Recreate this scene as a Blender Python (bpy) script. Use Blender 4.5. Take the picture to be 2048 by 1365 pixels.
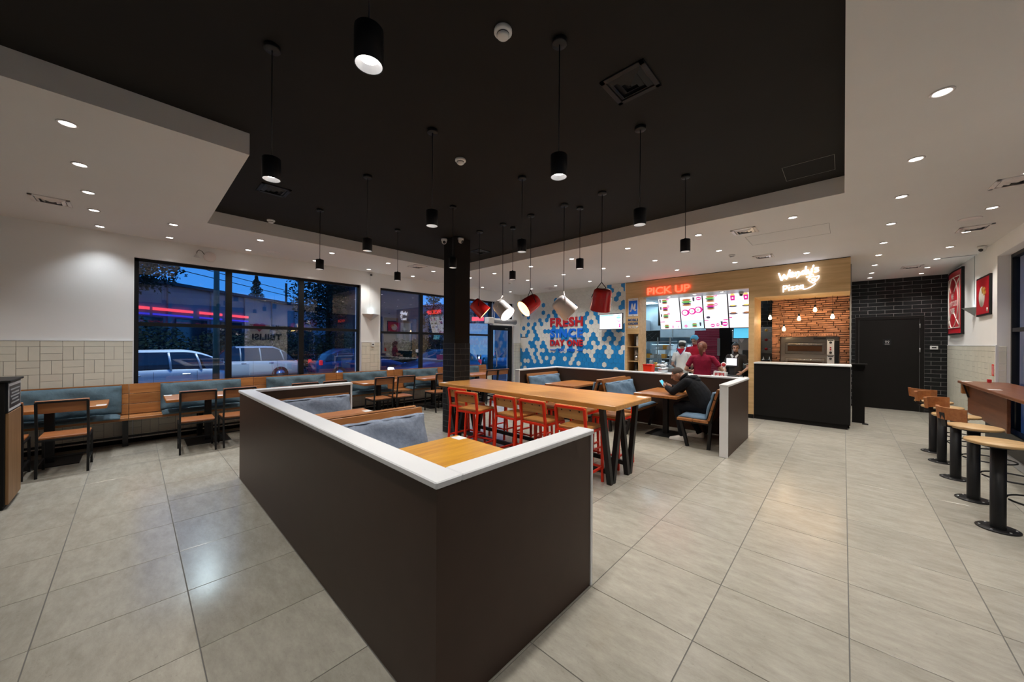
import bpy, bmesh, math, random
from mathutils import Vector, Matrix
R = math.radians
random.seed(7)
sc = bpy.context.scene
col = sc.collection
for _o in list(bpy.data.objects):
    bpy.data.objects.remove(_o)

# ------------------------------------------------------------------ camera
TH = R(43.12112)
cam = bpy.data.cameras.new('camera')
cam.sensor_width = 36.0
cam.lens = 36.0 * 708.306 / 2048.0
cam.shift_y = (686.654 - 682.5) / 2048.0
cam.clip_start = 0.02
cam.clip_end = 300
cam_o = bpy.data.objects.new('camera', cam)
col.objects.link(cam_o)
cam_o.matrix_world = (Matrix.Translation((0, 0, 1.56)) @ Matrix.Rotation(TH, 4, 'Z')
                      @ Matrix.Rotation(R(90), 4, 'X') @ Matrix.Rotation(R(0.331), 4, 'Z'))
sc.camera = cam_o

# ------------------------------------------------------------------ world: dusk sky
W = bpy.data.worlds.new('dusk_sky')
sc.world = W
W.use_nodes = True
nt = W.node_tree
nt.nodes.clear()
wo = nt.nodes.new('ShaderNodeOutputWorld')
wb = nt.nodes.new('ShaderNodeBackground')
tc = nt.nodes.new('ShaderNodeTexCoord')
sx = nt.nodes.new('ShaderNodeSeparateXYZ')
rp = nt.nodes.new('ShaderNodeValToRGB')
nt.links.new(tc.outputs['Generated'], sx.inputs[0])
nt.links.new(sx.outputs['Z'], rp.inputs[0])
rp.color_ramp.elements[0].position = 0.0
rp.color_ramp.elements[0].color = (0.055, 0.30, 0.90, 1)
rp.color_ramp.elements[1].position = 0.7
rp.color_ramp.elements[1].color = (0.02, 0.13, 0.55, 1)
nt.links.new(rp.outputs[0], wb.inputs[0])
wb.inputs[1].default_value = 1.0
nt.links.new(wb.outputs[0], wo.inputs[0])

# ------------------------------------------------------------------ exposure
sc.view_settings.view_transform = 'Standard'
sc.view_settings.look = 'None'
sc.view_settings.gamma = 1.0
sc.view_settings.use_curve_mapping = False
sc.view_settings.exposure = 0.38
DOWNLIGHT_W = 44.0
PENDANT_W = 40.0

# ------------------------------------------------------------------ materials
MATS = {}


def _nodes(name):
    m = bpy.data.materials.new(name)
    m.use_nodes = True
    t = m.node_tree
    return m, t, t.nodes['Principled BSDF']


def plain(name, c, rough=.5, metal=0., spec=.5, var=.06, scale=6., bump=0., bscale=60., rnd=0., coat=0.):
    """plain procedural colour: soft noise mottling, optional bump, optional per-object variation"""
    m, t, b = _nodes(name)
    n, l = t.nodes, t.links
    tcn = n.new('ShaderNodeTexCoord')
    ns = n.new('ShaderNodeTexNoise')
    ns.inputs['Scale'].default_value = scale
    ns.inputs['Detail'].default_value = 4
    l.new(tcn.outputs['Object'], ns.inputs['Vector'])
    mr = n.new('ShaderNodeMapRange')
    mr.inputs[1].default_value = .3
    mr.inputs[2].default_value = .7
    mr.inputs[3].default_value = 1 - var
    mr.inputs[4].default_value = 1 + var
    l.new(ns.outputs['Fac'], mr.inputs[0])
    mul = n.new('ShaderNodeMixRGB')
    mul.blend_type = 'MULTIPLY'
    mul.inputs[0].default_value = 1
    mul.inputs[1].default_value = (*c, 1)
    l.new(mr.outputs[0], mul.inputs[2])
    out = mul.outputs[0]
    if rnd:
        oi = n.new('ShaderNodeObjectInfo')
        m2 = n.new('ShaderNodeMapRange')
        m2.inputs[3].default_value = 1 - rnd
        m2.inputs[4].default_value = 1 + rnd
        l.new(oi.outputs['Random'], m2.inputs[0])
        mu2 = n.new('ShaderNodeMixRGB')
        mu2.blend_type = 'MULTIPLY'
        mu2.inputs[0].default_value = 1
        l.new(out, mu2.inputs[1])
        l.new(m2.outputs[0], mu2.inputs[2])
        out = mu2.outputs[0]
    l.new(out, b.inputs['Base Color'])
    b.inputs['Roughness'].default_value = rough
    b.inputs['Metallic'].default_value = metal
    b.inputs['Specular IOR Level'].default_value = spec
    if coat:
        b.inputs['Coat Weight'].default_value = coat
        b.inputs['Coat Roughness'].default_value = .1
    if bump:
        nb = n.new('ShaderNodeTexNoise')
        nb.inputs['Scale'].default_value = bscale
        nb.inputs['Detail'].default_value = 3
        l.new(tcn.outputs['Object'], nb.inputs['Vector'])
        bp = n.new('ShaderNodeBump')
        bp.inputs['Strength'].default_value = bump
        bp.inputs['Distance'].default_value = .01
        l.new(nb.outputs['Fac'], bp.inputs['Height'])
        l.new(bp.outputs[0], b.inputs['Normal'])
    MATS[name] = m
    return m


def wood(name, c1, c2, axis='X', rough=.4, sc_=1.0, rnd=0., spec=.5):
    """wood grain stretched along an axis of the object"""
    m, t, b = _nodes(name)
    n, l = t.nodes, t.links
    tcn = n.new('ShaderNodeTexCoord')
    mp = n.new('ShaderNodeMapping')
    s = {'X': (1.2, 14, 14), 'Y': (14, 1.2, 14), 'Z': (14, 14, 1.2)}[axis]
    mp.inputs['Scale'].default_value = tuple(v * sc_ for v in s)
    oi = n.new('ShaderNodeObjectInfo')
    l.new(tcn.outputs['Object'], mp.inputs['Vector'])
    ad = n.new('ShaderNodeVectorMath')
    ad.operation = 'ADD'
    sca = n.new('ShaderNodeVectorMath')
    sca.operation = 'SCALE'
    sca.inputs[0].default_value = (7, 5, 9)
    l.new(oi.outputs['Random'], sca.inputs['Scale'])
    l.new(mp.outputs[0], ad.inputs[0])
    l.new(sca.outputs[0], ad.inputs[1])
    ns = n.new('ShaderNodeTexNoise')
    ns.inputs['Scale'].default_value = 1.6
    ns.inputs['Detail'].default_value = 8
    ns.inputs['Roughness'].default_value = .65
    ns.inputs['Distortion'].default_value = .5
    l.new(ad.outputs[0], ns.inputs['Vector'])
    cr = n.new('ShaderNodeValToRGB')
    cr.color_ramp.elements[0].position = .34
    cr.color_ramp.elements[0].color = (*c2, 1)
    cr.color_ramp.elements[1].position = .66
    cr.color_ramp.elements[1].color = (*c1, 1)
    l.new(ns.outputs['Fac'], cr.inputs[0])
    out = cr.outputs[0]
    if rnd:
        m2 = n.new('ShaderNodeMapRange')
        m2.inputs[3].default_value = 1 - rnd
        m2.inputs[4].default_value = 1 + rnd
        l.new(oi.outputs['Random'], m2.inputs[0])
        mu2 = n.new('ShaderNodeMixRGB')
        mu2.blend_type = 'MULTIPLY'
        mu2.inputs[0].default_value = 1
        l.new(out, mu2.inputs[1])
        l.new(m2.outputs[0], mu2.inputs[2])
        out = mu2.outputs[0]
    l.new(out, b.inputs['Base Color'])
    b.inputs['Roughness'].default_value = rough
    b.inputs['Specular IOR Level'].default_value = spec
    bp = n.new('ShaderNodeBump')
    bp.inputs['Strength'].default_value = .12
    bp.inputs['Distance'].default_value = .004
    l.new(ns.outputs['Fac'], bp.inputs['Height'])
    l.new(bp.outputs[0], b.inputs['Normal'])
    MATS[name] = m
    return m


def stone(name):
    """matt porcelain floor tile: cloudy beige-grey with small darker pits, slightly glossy"""
    m, t, b = _nodes(name)
    n, l = t.nodes, t.links
    tcn = n.new('ShaderNodeTexCoord')
    oi = n.new('ShaderNodeObjectInfo')
    sca = n.new('ShaderNodeVectorMath')
    sca.operation = 'SCALE'
    sca.inputs[0].default_value = (17, 13, 3)
    l.new(oi.outputs['Random'], sca.inputs['Scale'])
    ad = n.new('ShaderNodeVectorMath')
    l.new(tcn.outputs['Object'], ad.inputs[0])
    l.new(sca.outputs[0], ad.inputs[1])

    def noise(scale, detail, ro):
        q = n.new('ShaderNodeTexNoise')
        q.inputs['Scale'].default_value = scale
        q.inputs['Detail'].default_value = detail
        q.inputs['Roughness'].default_value = ro
        l.new(ad.outputs[0], q.inputs['Vector'])
        return q
    st = n.new('ShaderNodeMapping')
    st.inputs['Scale'].default_value = (1.0, 2.6, 1)
    l.new(ad.outputs[0], st.inputs['Vector'])
    a = noise(4.5, 12, .78)
    l.new(st.outputs[0], a.inputs['Vector'])
    cr = n.new('ShaderNodeValToRGB')
    cr.color_ramp.elements[0].position = .25
    cr.color_ramp.elements[0].color = (.285, .265, .218, 1)
    cr.color_ramp.elements[1].position = .70
    cr.color_ramp.elements[1].color = (.465, .440, .375, 1)
    l.new(a.outputs['Fac'], cr.inputs[0])
    p = noise(46, 3, .7)
    pr = n.new('ShaderNodeMapRange')
    pr.inputs[1].default_value = .27
    pr.inputs[2].default_value = .36
    pr.inputs[3].default_value = .82
    pr.inputs[4].default_value = 1
    l.new(p.outputs['Fac'], pr.inputs[0])
    mu = n.new('ShaderNodeMixRGB')
    mu.blend_type = 'MULTIPLY'
    mu.inputs[0].default_value = 1
    l.new(cr.outputs[0], mu.inputs[1])
    l.new(pr.outputs[0], mu.inputs[2])
    m2 = n.new('ShaderNodeMapRange')
    m2.inputs[3].default_value = .95
    m2.inputs[4].default_value = 1.05
    l.new(oi.outputs['Random'], m2.inputs[0])
    mu2 = n.new('ShaderNodeMixRGB')
    mu2.blend_type = 'MULTIPLY'
    mu2.inputs[0].default_value = 1
    l.new(mu.outputs[0], mu2.inputs[1])
    l.new(m2.outputs[0], mu2.inputs[2])
    l.new(mu2.outputs[0], b.inputs['Base Color'])
    rr = n.new('ShaderNodeMapRange')
    rr.inputs[3].default_value = .17
    rr.inputs[4].default_value = .24
    l.new(a.outputs['Fac'], rr.inputs[0])
    l.new(rr.outputs[0], b.inputs['Roughness'])
    b.inputs['Specular IOR Level'].default_value = .5
    MATS[name] = m
    return m


def emit(name, c, s):
    m, t, b = _nodes(name)
    b.inputs['Base Color'].default_value = (*c, 1)
    b.inputs['Emission Color'].default_value = (*c, 1)
    b.inputs['Emission Strength'].default_value = s
    b.inputs['Roughness'].default_value = .4
    MATS[name] = m
    return m


def glass(name, tint=(1, 1, 1), f0=.075):
    """thin pane: see-through with angle-dependent mirror reflection"""
    m = bpy.data.materials.new(name)
    m.use_nodes = True
    t = m.node_tree
    n, l = t.nodes, t.links
    n.clear()
    o = n.new('ShaderNodeOutputMaterial')
    mx = n.new('ShaderNodeMixShader')
    tr = n.new('ShaderNodeBsdfTransparent')
    tr.inputs[0].default_value = (*tint, 1)
    gl = n.new('ShaderNodeBsdfGlossy')
    gl.inputs['Roughness'].default_value = .012
    ge = n.new('ShaderNodeNewGeometry')
    dt = n.new('ShaderNodeVectorMath')
    dt.operation = 'DOT_PRODUCT'
    l.new(ge.outputs['Incoming'], dt.inputs[0])
    l.new(ge.outputs['Normal'], dt.inputs[1])
    ab = n.new('ShaderNodeMath')
    ab.operation = 'ABSOLUTE'
    l.new(dt.outputs['Value'], ab.inputs[0])
    om = n.new('ShaderNodeMath')
    om.operation = 'SUBTRACT'
    om.inputs[0].default_value = 1
    l.new(ab.outputs[0], om.inputs[1])
    pw = n.new('ShaderNodeMath')
    pw.operation = 'POWER'
    pw.inputs[1].default_value = 5
    l.new(om.outputs[0], pw.inputs[0])
    mr = n.new('ShaderNodeMapRange')
    mr.inputs[3].default_value = f0
    mr.inputs[4].default_value = 1
    l.new(pw.outputs[0], mr.inputs[0])
    l.new(mr.outputs[0], mx.inputs[0])
    l.new(tr.outputs[0], mx.inputs[1])
    l.new(gl.outputs[0], mx.inputs[2])
    l.new(mx.outputs[0], o.inputs[0])
    MATS[name] = m
    return m


plain('plaster', (.84, .84, .83), .75, var=.015, scale=2)
plain('ceiling_white', (.70, .68, .66), .8, var=.015, scale=1.5)
plain('ceiling_black', (.0155, .014, .0125), .75, var=.1, scale=2, spec=.2)
plain('grout', (.16, .155, .145), .8)
stone('floor_tile')
plain('wall_tile', (.70, .68, .58), .35, var=.03, rnd=.04)
plain('tile_joint', (.24, .23, .20), .8)
plain('white_trim', (.76, .77, .78), .4, var=.01)
plain('black_brick', (.010, .0105, .0115), .5, spec=.25, var=.2, rnd=.15, bump=.15, bscale=40)
plain('hatch_line', (.22, .21, .20), .8)
plain('column_joint', (.10, .10, .10), .8)
plain('black_joint', (.26, .26, .255), .8)
plain('frame_black', (.008, .009, .010), .45, spec=.3)
plain('steel_black', (.009, .009, .0095), .45, spec=.35)
plain('laminate', (.056, .034, .024), .45, var=.05, spec=.2)
plain('laminate_black', (.0105, .0095, .009), .55, var=.05, spec=.15)
plain('red_steel', (.76, .032, .008), .38, var=.03, spec=.3)
plain('red_enamel', (.62, .016, .014), .16, var=.02, coat=.6)
plain('white_enamel', (.78, .72, .70), .3, var=.02, coat=.3)
plain('plastic_white', (.75, .75, .74), .45, var=.01)
plain('plastic_grey', (.35, .36, .37), .5, var=.02)
plain('plastic_dark', (.02, .02, .022), .4)
plain('chrome', (.7, .7, .7), .22, metal=1, var=.02)
plain('reflector', (.85, .85, .88), .3, metal=.6, var=.02)
plain('steel', (.55, .56, .57), .3, metal=.9, var=.04, scale=3)
plain('steel_dull', (.42, .46, .50), .4, metal=.6, var=.08, scale=4)
plain('cushion_blue', (.095, .15, .185), .9, var=.12, scale=14, bump=.6, bscale=22, spec=.2, rnd=.05)
plain('cushion_denim', (.24, .285, .37), .92, var=.14, scale=30, bump=.5, bscale=30, spec=.2)
plain('hex_blue', (.018, .245, .60), .3, var=.05, rnd=.06)
plain('hex_white', (.76, .755, .70), .35, var=.03, rnd=.03)
plain('sign_red', (.52, .016, .022), .45, var=.02)
plain('sign_blue', (.008, .16, .78), .45, var=.02)
plain('poster_red', (.55, .012, .025), .3, var=.03)
plain('poster_white', (.80, .78, .72), .5, var=.02)
plain('poster_yellow', (.75, .38, .06), .5, var=.1)
plain('brick', (.43, .205, .12), .85, var=.30, scale=9, rnd=.36, bump=.5, bscale=35)
plain('mortar', (.10, .055, .035), .9)
wood('wood_table', (.50, .205, .055), (.34, .115, .028), 'Y', .3, rnd=.08)
wood('wood_bench', (.44, .185, .055), (.28, .10, .027), 'Y', .4, rnd=.12)
wood('wood_bar', (.62, .31, .085), (.45, .195, .045), 'X', .32)
wood('wood_seat', (.60, .30, .085), (.44, .19, .045), 'X', .4, rnd=.08)
wood('wood_seat_dark', (.40, .155, .05), (.27, .085, .025), 'X', .4, rnd=.08)
wood('wood_ply', (.55, .36, .17), (.44, .26, .10), 'X', .4, rnd=.05)
wood('wood_wall', (.72, .49, .24), (.56, .355, .155), 'X', .5, .55)
wood('wood_table_lit', (.68, .35, .035), (.50, .22, .02), 'Y', .3)  # table wood with the lighting on the near booth table painted in, yellower
wood('wood_kiosk', (.36, .20, .085), (.26, .13, .05), 'Z', .5, .6)
wood('wood_counter', (.22, .08, .034), (.13, .042, .017), 'Y', .35)
plain('kitchen_wall', (.33, .42, .47), .35, var=.06)
plain('oven_steel', (.50, .43, .35), .2, metal=1, var=.05, scale=3)
plain('pizza_card', (.42, .03, .10), .6, var=.1, rnd=.12)
plain('pizza_edge', (.62, .30, .33), .7, var=.1)
plain('sign_navy', (.02, .10, .30), .5)
plain('oven_glass', (.10, .045, .02), .08, spec=1.0, metal=.4)
plain('cushion_booth', (.15, .235, .33), .9, var=.10, scale=14, bump=.5, bscale=22, spec=.2)
emit('screen_blue_bright', (.08, .45, .70), .8)
emit('screen_cyan_pale', (.55, .85, .92), .9)
emit('lamp_inner_soft', (1, .97, .95), 1.6)
emit('lamp_on_cool', (.75, .93, 1), 4)
emit('billboard_face', (.25, .45, .6), .35)
emit('lamp_on', (1, .97, .92), 9)
emit('lamp_inner', (1, .96, .9), 5)
emit('warm_inner', (1, .85, .40), .8)
emit('bulb_on', (1, .72, .38), 9)
emit('neon_red', (1, .075, .035), 2.6)
emit('neon_white', (.78, .83, 1), 2.1)
emit('screen_white', (.93, .92, .97), .80)
emit('screen_cyan', (.20, .72, .78), .9)
emit('screen_magenta', (.55, .02, .25), .9)
emit('screen_green', (.13, .42, .10), .8)
emit('screen_brown', (.40, .17, .06), .8)
emit('screen_dark', (.05, .04, .07), .8)
emit('screen_blue', (.02, .20, .42), .8)
emit('screen_yellow', (.75, .62, .15), .8)
emit('kitchen_panel', (.75, .90, 1), 5)
emit('neon_street_red', (1, .07, .10), 1.0)
emit('neon_street_blue', (.07, .05, .75), .5)
emit('headlight', (.8, .9, 1), 4)
emit('taillight', (.7, .02, .03), .35)
glass('window_glass', (.93, .97, .97), .20)
glass('lamp_glass', (1, 1, 1), .05)
M = MATS


# ------------------------------------------------------------------ mesh helpers
class MB:
    """collects geometry for one mesh object"""

    def __init__(s):
        s.v = []
        s.f = []
        s.mi = []
        s.smooth = []
        s.m = 0
        s.T = None

    def add(s, vs, fs, smooth=False):
        k = len(s.v)
        for p in vs:
            p = Vector(p)
            if s.T is not None:
                p = s.T @ p
            s.v.append(tuple(p))
        for q in fs:
            s.f.append([k + i for i in q])
            s.mi.append(s.m)
            s.smooth.append(smooth)
        return s

    def box(s, x0, x1, y0, y1, z0, z1):
        vs = [(x, y, z) for z in (z0, z1) for y in (y0, y1) for x in (x0, x1)]
        return s.add(vs, [(0, 2, 3, 1), (4, 5, 7, 6), (0, 1, 5, 4), (2, 6, 7, 3), (0, 4, 6, 2), (1, 3, 7, 5)])

    def cbox(s, x0, x1, y0, y1, z0, z1, c=.004):
        """box with chamfered edges"""
        cx, cy, cz = (x0 + x1) / 2, (y0 + y1) / 2, (z0 + z1) / 2
        hx, hy, hz = (x1 - x0) / 2, (y1 - y0) / 2, (z1 - z0) / 2
        c = min(c, hx * .9, hy * .9, hz * .9)
        vs = []
        for a in (-1, 1):
            for b in (-1, 1):
                for d in (-1, 1):
                    vs += [(cx + a * hx, cy + b * (hy - c), cz + d * (hz - c)),
                           (cx + a * (hx - c), cy + b * hy, cz + d * (hz - c)),
                           (cx + a * (hx - c), cy + b * (hy - c), cz + d * hz)]
        I = lambda a, b, d, k: (((a + 1) // 2) * 4 + ((b + 1) // 2) * 2 + (d + 1) // 2) * 3 + k
        fs = []
        for a in (-1, 1):
            q = [I(a, -1, -1, 0), I(a, 1, -1, 0), I(a, 1, 1, 0), I(a, -1, 1, 0)]
            fs.append(q if a > 0 else q[::-1])
            q = [I(-1, a, -1, 1), I(-1, a, 1, 1), I(1, a, 1, 1), I(1, a, -1, 1)]
            fs.append(q if a > 0 else q[::-1])
            q = [I(-1, -1, a, 2), I(1, -1, a, 2), I(1, 1, a, 2), I(-1, 1, a, 2)]
            fs.append(q if a > 0 else q[::-1])
        for a in (-1, 1):
            for b in (-1, 1):
                for q in ([I(a, b, -1, 0), I(a, b, -1, 1), I(a, b, 1, 1), I(a, b, 1, 0)],
                          [I(a, -1, b, 0), I(a, 1, b, 0), I(a, 1, b, 2), I(a, -1, b, 2)],
                          [I(-1, a, b, 1), I(-1, a, b, 2), I(1, a, b, 2), I(1, a, b, 1)]):
                    fs.append(q)
                for d in (-1, 1):
                    fs.append([I(a, b, d, 0), I(a, b, d, 1), I(a, b, d, 2)])
        return s.add(vs, fs)

    def bar(s, p, q, w, h=None, up=(0, 0, 1)):
        """square bar from p to q"""
        h = h or w
        p, q = Vector(p), Vector(q)
        d = (q - p).normalized()
        u = Vector(up)
        if abs(d.dot(u)) > .98:
            u = Vector((0, 1, 0))
        a = d.cross(u).normalized()
        b = a.cross(d).normalized()
        vs = [c + a * i * w / 2 + b * j * h / 2 for c in (p, q) for i, j in ((-1, -1), (1, -1), (1, 1), (-1, 1))]
        return s.add(vs, [(0, 3, 2, 1), (4, 5, 6, 7), (0, 1, 5, 4), (1, 2, 6, 5), (2, 3, 7, 6), (3, 0, 4, 7)])

    def tube(s, pts, r, n=10, caps=True, closed=False):
        pts = [Vector(p) for p in pts]
        m = len(pts)
        rs = r if isinstance(r, (list, tuple)) else [r] * m
        vs = []
        prev = None
        for i, p in enumerate(pts):
            if closed:
                d = pts[(i + 1) % m] - pts[i - 1]
            else:
                d = pts[min(i + 1, m - 1)] - pts[max(i - 1, 0)]
            d.normalize()
            if prev is None:
                u = Vector((0, 0, 1)) if abs(d.z) < .9 else Vector((1, 0, 0))
                a = d.cross(u).normalized()
            else:
                a = (prev - d * prev.dot(d)).normalized()
            prev = a
            b = d.cross(a)
            for k in range(n):
                t = 2 * math.pi * k / n
                vs.append(p + (a * math.cos(t) + b * math.sin(t)) * rs[i])
        fs = []
        for i in range(m if closed else m - 1):
            j = (i + 1) % m
            for k in range(n):
                fs.append((i * n + k, i * n + (k + 1) % n, j * n + (k + 1) % n, j * n + k))
        s.add(vs, fs, True)
        if caps and not closed:
            k0 = len(s.v) - m * n
            s.f.append([k0 + k for k in range(n)][::-1])
            s.f.append([k0 + (m - 1) * n + k for k in range(n)])
            s.mi += [s.m] * 2
            s.smooth += [False] * 2
        return s

    def lathe(s, prof, n=24, c=(0, 0, 0), axis=None):
        """profile of (radius, height) spun about an axis through c"""
        c = Vector(c)
        ax = Vector(axis).normalized() if axis else Vector((0, 0, 1))
        u = Vector((1, 0, 0)) if abs(ax.x) < .9 else Vector((0, 1, 0))
        a = (u - ax * u.dot(ax)).normalized()
        b = ax.cross(a)
        vs = []
        for r, h in prof:
            r = max(r, 1e-5)
            for k in range(n):
                t = 2 * math.pi * k / n
                vs.append(c + ax * h + (a * math.cos(t) + b * math.sin(t)) * r)
        fs = []
        for i in range(len(prof) - 1):
            for k in range(n):
                fs.append((i * n + k, i * n + (k + 1) % n, (i + 1) * n + (k + 1) % n, (i + 1) * n + k))
        return s.add(vs, fs, True)

    def prism(s, poly, ext, o=(0, 0, 0), u=(1, 0, 0), v=(0, 0, 1), w=(0, 1, 0)):
        """polygon in (u,v) extruded by ext along w"""
        o, u, v, w = Vector(o), Vector(u), Vector(v), Vector(w)
        n = len(poly)
        vs = [o + u * a + v * b for a, b in poly] + [o + u * a + v * b + w * ext for a, b in poly]
        fs = [tuple(range(n)), tuple(range(2 * n - 1, n - 1, -1))]
        fs += [(i, i + n, (i + 1) % n + n, (i + 1) % n) for i in range(n)]
        return s.add(vs, fs)

    def ball(s, c, r, n=12, m=8):
        c = Vector(c)
        r = r if isinstance(r, (tuple, list)) else (r, r, r)
        vs = []
        for i in range(m + 1):
            p = math.pi * i / m
            for k in range(n):
                t = 2 * math.pi * k / n
                vs.append((c.x + r[0] * math.sin(p) * math.cos(t), c.y + r[1] * math.sin(p) * math.sin(t), c.z + r[2] * math.cos(p)))
        fs = [(i * n + k, (i + 1) * n + k, (i + 1) * n + (k + 1) % n, i * n + (k + 1) % n) for i in range(m) for k in range(n)]
        return s.add(vs, fs, True)

    def mesh(s, name, mats):
        me = bpy.data.meshes.new(name)
        me.from_pydata(s.v, [], s.f)
        for q in (mats if isinstance(mats, (list, tuple)) else [mats]):
            me.materials.append(M[q] if isinstance(q, str) else q)
        me.polygons.foreach_set('material_index', s.mi)
        me.polygons.foreach_set('use_smooth', s.smooth)
        bm = bmesh.new()
        bm.from_mesh(me)
        bmesh.ops.recalc_face_normals(bm, faces=bm.faces)
        bm.to_mesh(me)
        bm.free()
        me.update()
        return me

    def build(s, name, mats, parent=None, loc=None, rot=None):
        return put(name, s.mesh(name, mats), parent, loc, rot)


def put(name, me, parent=None, loc=None, rot=None):
    o = bpy.data.objects.new(name, me)
    col.objects.link(o)
    if parent is not None:
        o.parent = parent
    if loc is not None:
        o.location = loc
    if rot is not None:
        o.rotation_euler = rot
    return o


def tag(o, label=None, cat=None, group=None, kind=None):
    if label:
        o['label'] = label
    if cat:
        o['category'] = cat
    if group:
        o['group'] = group
    if kind:
        o['kind'] = kind
    return o


def thing(name, label, cat, loc=(0, 0, 0), rz=0., group=None):
    o = bpy.data.objects.new(name, None)
    o.empty_display_size = .1
    col.objects.link(o)
    o.location = loc
    o.rotation_euler = (0, 0, rz)
    return tag(o, label, cat, group)


def copy_tree(o, parent=None):
    c = o.copy()
    col.objects.link(c)
    c.parent = parent
    for ch in list(o.children):
        copy_tree(ch, c)
    return c


def clone(src, label, loc, rz=0.):
    c = copy_tree(src)
    c.location = loc
    c.rotation_euler = (0, 0, rz)
    c['label'] = label
    return c


def spot(name, loc, direction, power, size, blend, color, parent=None, radius=.04):
    d = bpy.data.lights.new(name, 'SPOT')
    d.energy = power
    d.spot_size = size
    d.spot_blend = blend
    d.color = color
    d.shadow_soft_size = radius
    o = bpy.data.objects.new(name, d)
    col.objects.link(o)
    o.location = loc
    o.rotation_euler = Vector(direction).to_track_quat('-Z', 'Y').to_euler()
    if parent is not None:
        o.parent = parent
    return o


def text_mesh(txt, size=.2, extrude=.01, bold=0., shear=0., width=None, height=None, align='CENTER', spacing=1.0):
    """text as a mesh in its own XY plane, centred, fitted to width and height"""
    cu = bpy.data.curves.new('lettering', 'FONT')
    cu.body = txt
    cu.size = size
    cu.extrude = extrude
    cu.offset = bold
    cu.shear = shear
    cu.align_x = align
    cu.space_character = spacing
    cu.resolution_u = 4
    ob = bpy.data.objects.new('lettering', cu)
    col.objects.link(ob)
    dg = bpy.context.evaluated_depsgraph_get()
    me = bpy.data.meshes.new_from_object(ob.evaluated_get(dg))
    bpy.data.objects.remove(ob)
    bpy.data.curves.remove(cu)
    xs = [v.co.x for v in me.vertices]
    ys = [v.co.y for v in me.vertices]
    cx, cy = (min(xs) + max(xs)) / 2, (min(ys) + max(ys)) / 2
    kx = width / (max(xs) - min(xs)) if width else 1
    ky = height / (max(ys) - min(ys)) if height else (kx if width else 1)
    if not width:
        kx = ky
    for v in me.vertices:
        v.co.x = (v.co.x - cx) * kx
        v.co.y = (v.co.y - cy) * ky
    return me


def letters(name, txt, mat, loc, rot, parent=None, **kw):
    me = text_mesh(txt, **kw)
    me.materials.clear()
    me.materials.append(M[mat])
    return put(name, me, parent, loc, rot)


FACE_NEG_Y = (R(90), 0, 0)          # lettering that reads for a viewer looking towards +Y
FACE_POS_X = (R(90), 0, R(90))      # for a viewer looking towards -X
FACE_NEG_X = (R(90), 0, R(-90))     # for a viewer looking towards +X
ORD = ['first', 'second', 'third', 'fourth', 'fifth', 'sixth', 'seventh', 'eighth', 'ninth', 'tenth', 'eleventh', 'twelfth', 'thirteenth']
# ================================================================== the room
XL, XR, YR, YH, YD, ZC, ZR = -8.0, 1.72, -4.0, 8.95, 12.58, 3.18, 3.365


def in_view(x, y):
    f = -x * math.sin(TH) + y * math.cos(TH)
    r = x * math.cos(TH) + y * math.sin(TH)
    return f > .2 and abs(r) < f * 1.62


def struct(name, mb, mat):
    return tag(mb.build(name, mat), kind='structure')


_pieces = {}


def piece(name, dims, mat, parent, loc, c=.002):
    """one tile or brick; alike pieces share their mesh"""
    k = (name, mat) + tuple(round(d, 3) for d in dims)
    if k not in _pieces:
        b = MB()
        b.cbox(-dims[0] / 2, dims[0] / 2, -dims[1] / 2, dims[1] / 2, -dims[2] / 2, dims[2] / 2, c)
        _pieces[k] = b.mesh(name, mat)
    return put(name, _pieces[k], parent, loc)


# ---- floor
fl = struct('floor', MB().box(XL - .3, 2.0, YR - .2, 12.9, -.14, -.004), 'grout')
TX, TY, OX, OY = .60216, .59233, -1.1759, 2.6057
cells = []
for i in range(-13, 7):
    for j in range(-12, 18):
        x0, x1 = max(OX + i * TX, XL), min(OX + (i + 1) * TX, 1.85)
        y0, y1 = max(OY + j * TY, YR), min(OY + (j + 1) * TY, YD)
        if x1 - x0 < .02 or y1 - y0 < .02 or (x1 < -.3 and y0 > 8.95):
            continue
        cx, cy = (x0 + x1) / 2, (y0 + y1) / 2
        cells.append((not in_view(cx, cy), math.hypot(cx, cy), x0, x1, y0, y1))
cells.sort()
rest = MB()
for k, (nv, d, x0, x1, y0, y1) in enumerate(cells):
    if k < 300 and not nv:
        piece('floor_tile', (x1 - x0 - .0045, y1 - y0 - .0045, .012), 'floor_tile', fl, ((x0 + x1) / 2, (y0 + y1) / 2, -.006), .0012)
    else:
        rest.cbox(x0 + .002, x1 - .002, y0 + .002, y1 - .002, -.012, 0, .0012)
tag(rest.build('floor_tiles', 'floor_tile', fl), kind='stuff')

# ---- ceiling with the sunken black field
cl = MB()
for x0, x1, y0, y1 in ((XL - .3, -6.37, YR, 9.1), (-6.37, 0, 5.165, 9.1), (0, 2.0, YR, 12.9), (-6.37, -3.77, YR, .68)):
    cl.box(x0, x1, y0, y1, ZC, 3.42)
ce = struct('ceiling', cl, 'ceiling_white')
rc = MB().box(-6.4, .02, .68, 5.19, ZR, 3.42)
rc.box(-3.79, .02, YR, .68, ZR, 3.42)
rc.build('recess_panel', 'ceiling_black', ce)
h = MB()
for x, y, w, d in ((-.62, 6.6, .95, .6), (-.27, 4.72, .40, .40)):
    z = ZC if y > 5.2 else ZR
    for a, b_, c_, d_ in ((x - w / 2, x + w / 2, y - d / 2, y - d / 2 + .004), (x - w / 2, x + w / 2, y + d / 2 - .004, y + d / 2),
                          (x - w / 2, x - w / 2 + .004, y - d / 2, y + d / 2), (x + w / 2 - .004, x + w / 2, y - d / 2, y + d / 2)):
        h.box(a, b_, c_, d_, z - .0015, z + .001)
h.build('access_hatch', 'hatch_line', ce)

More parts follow.
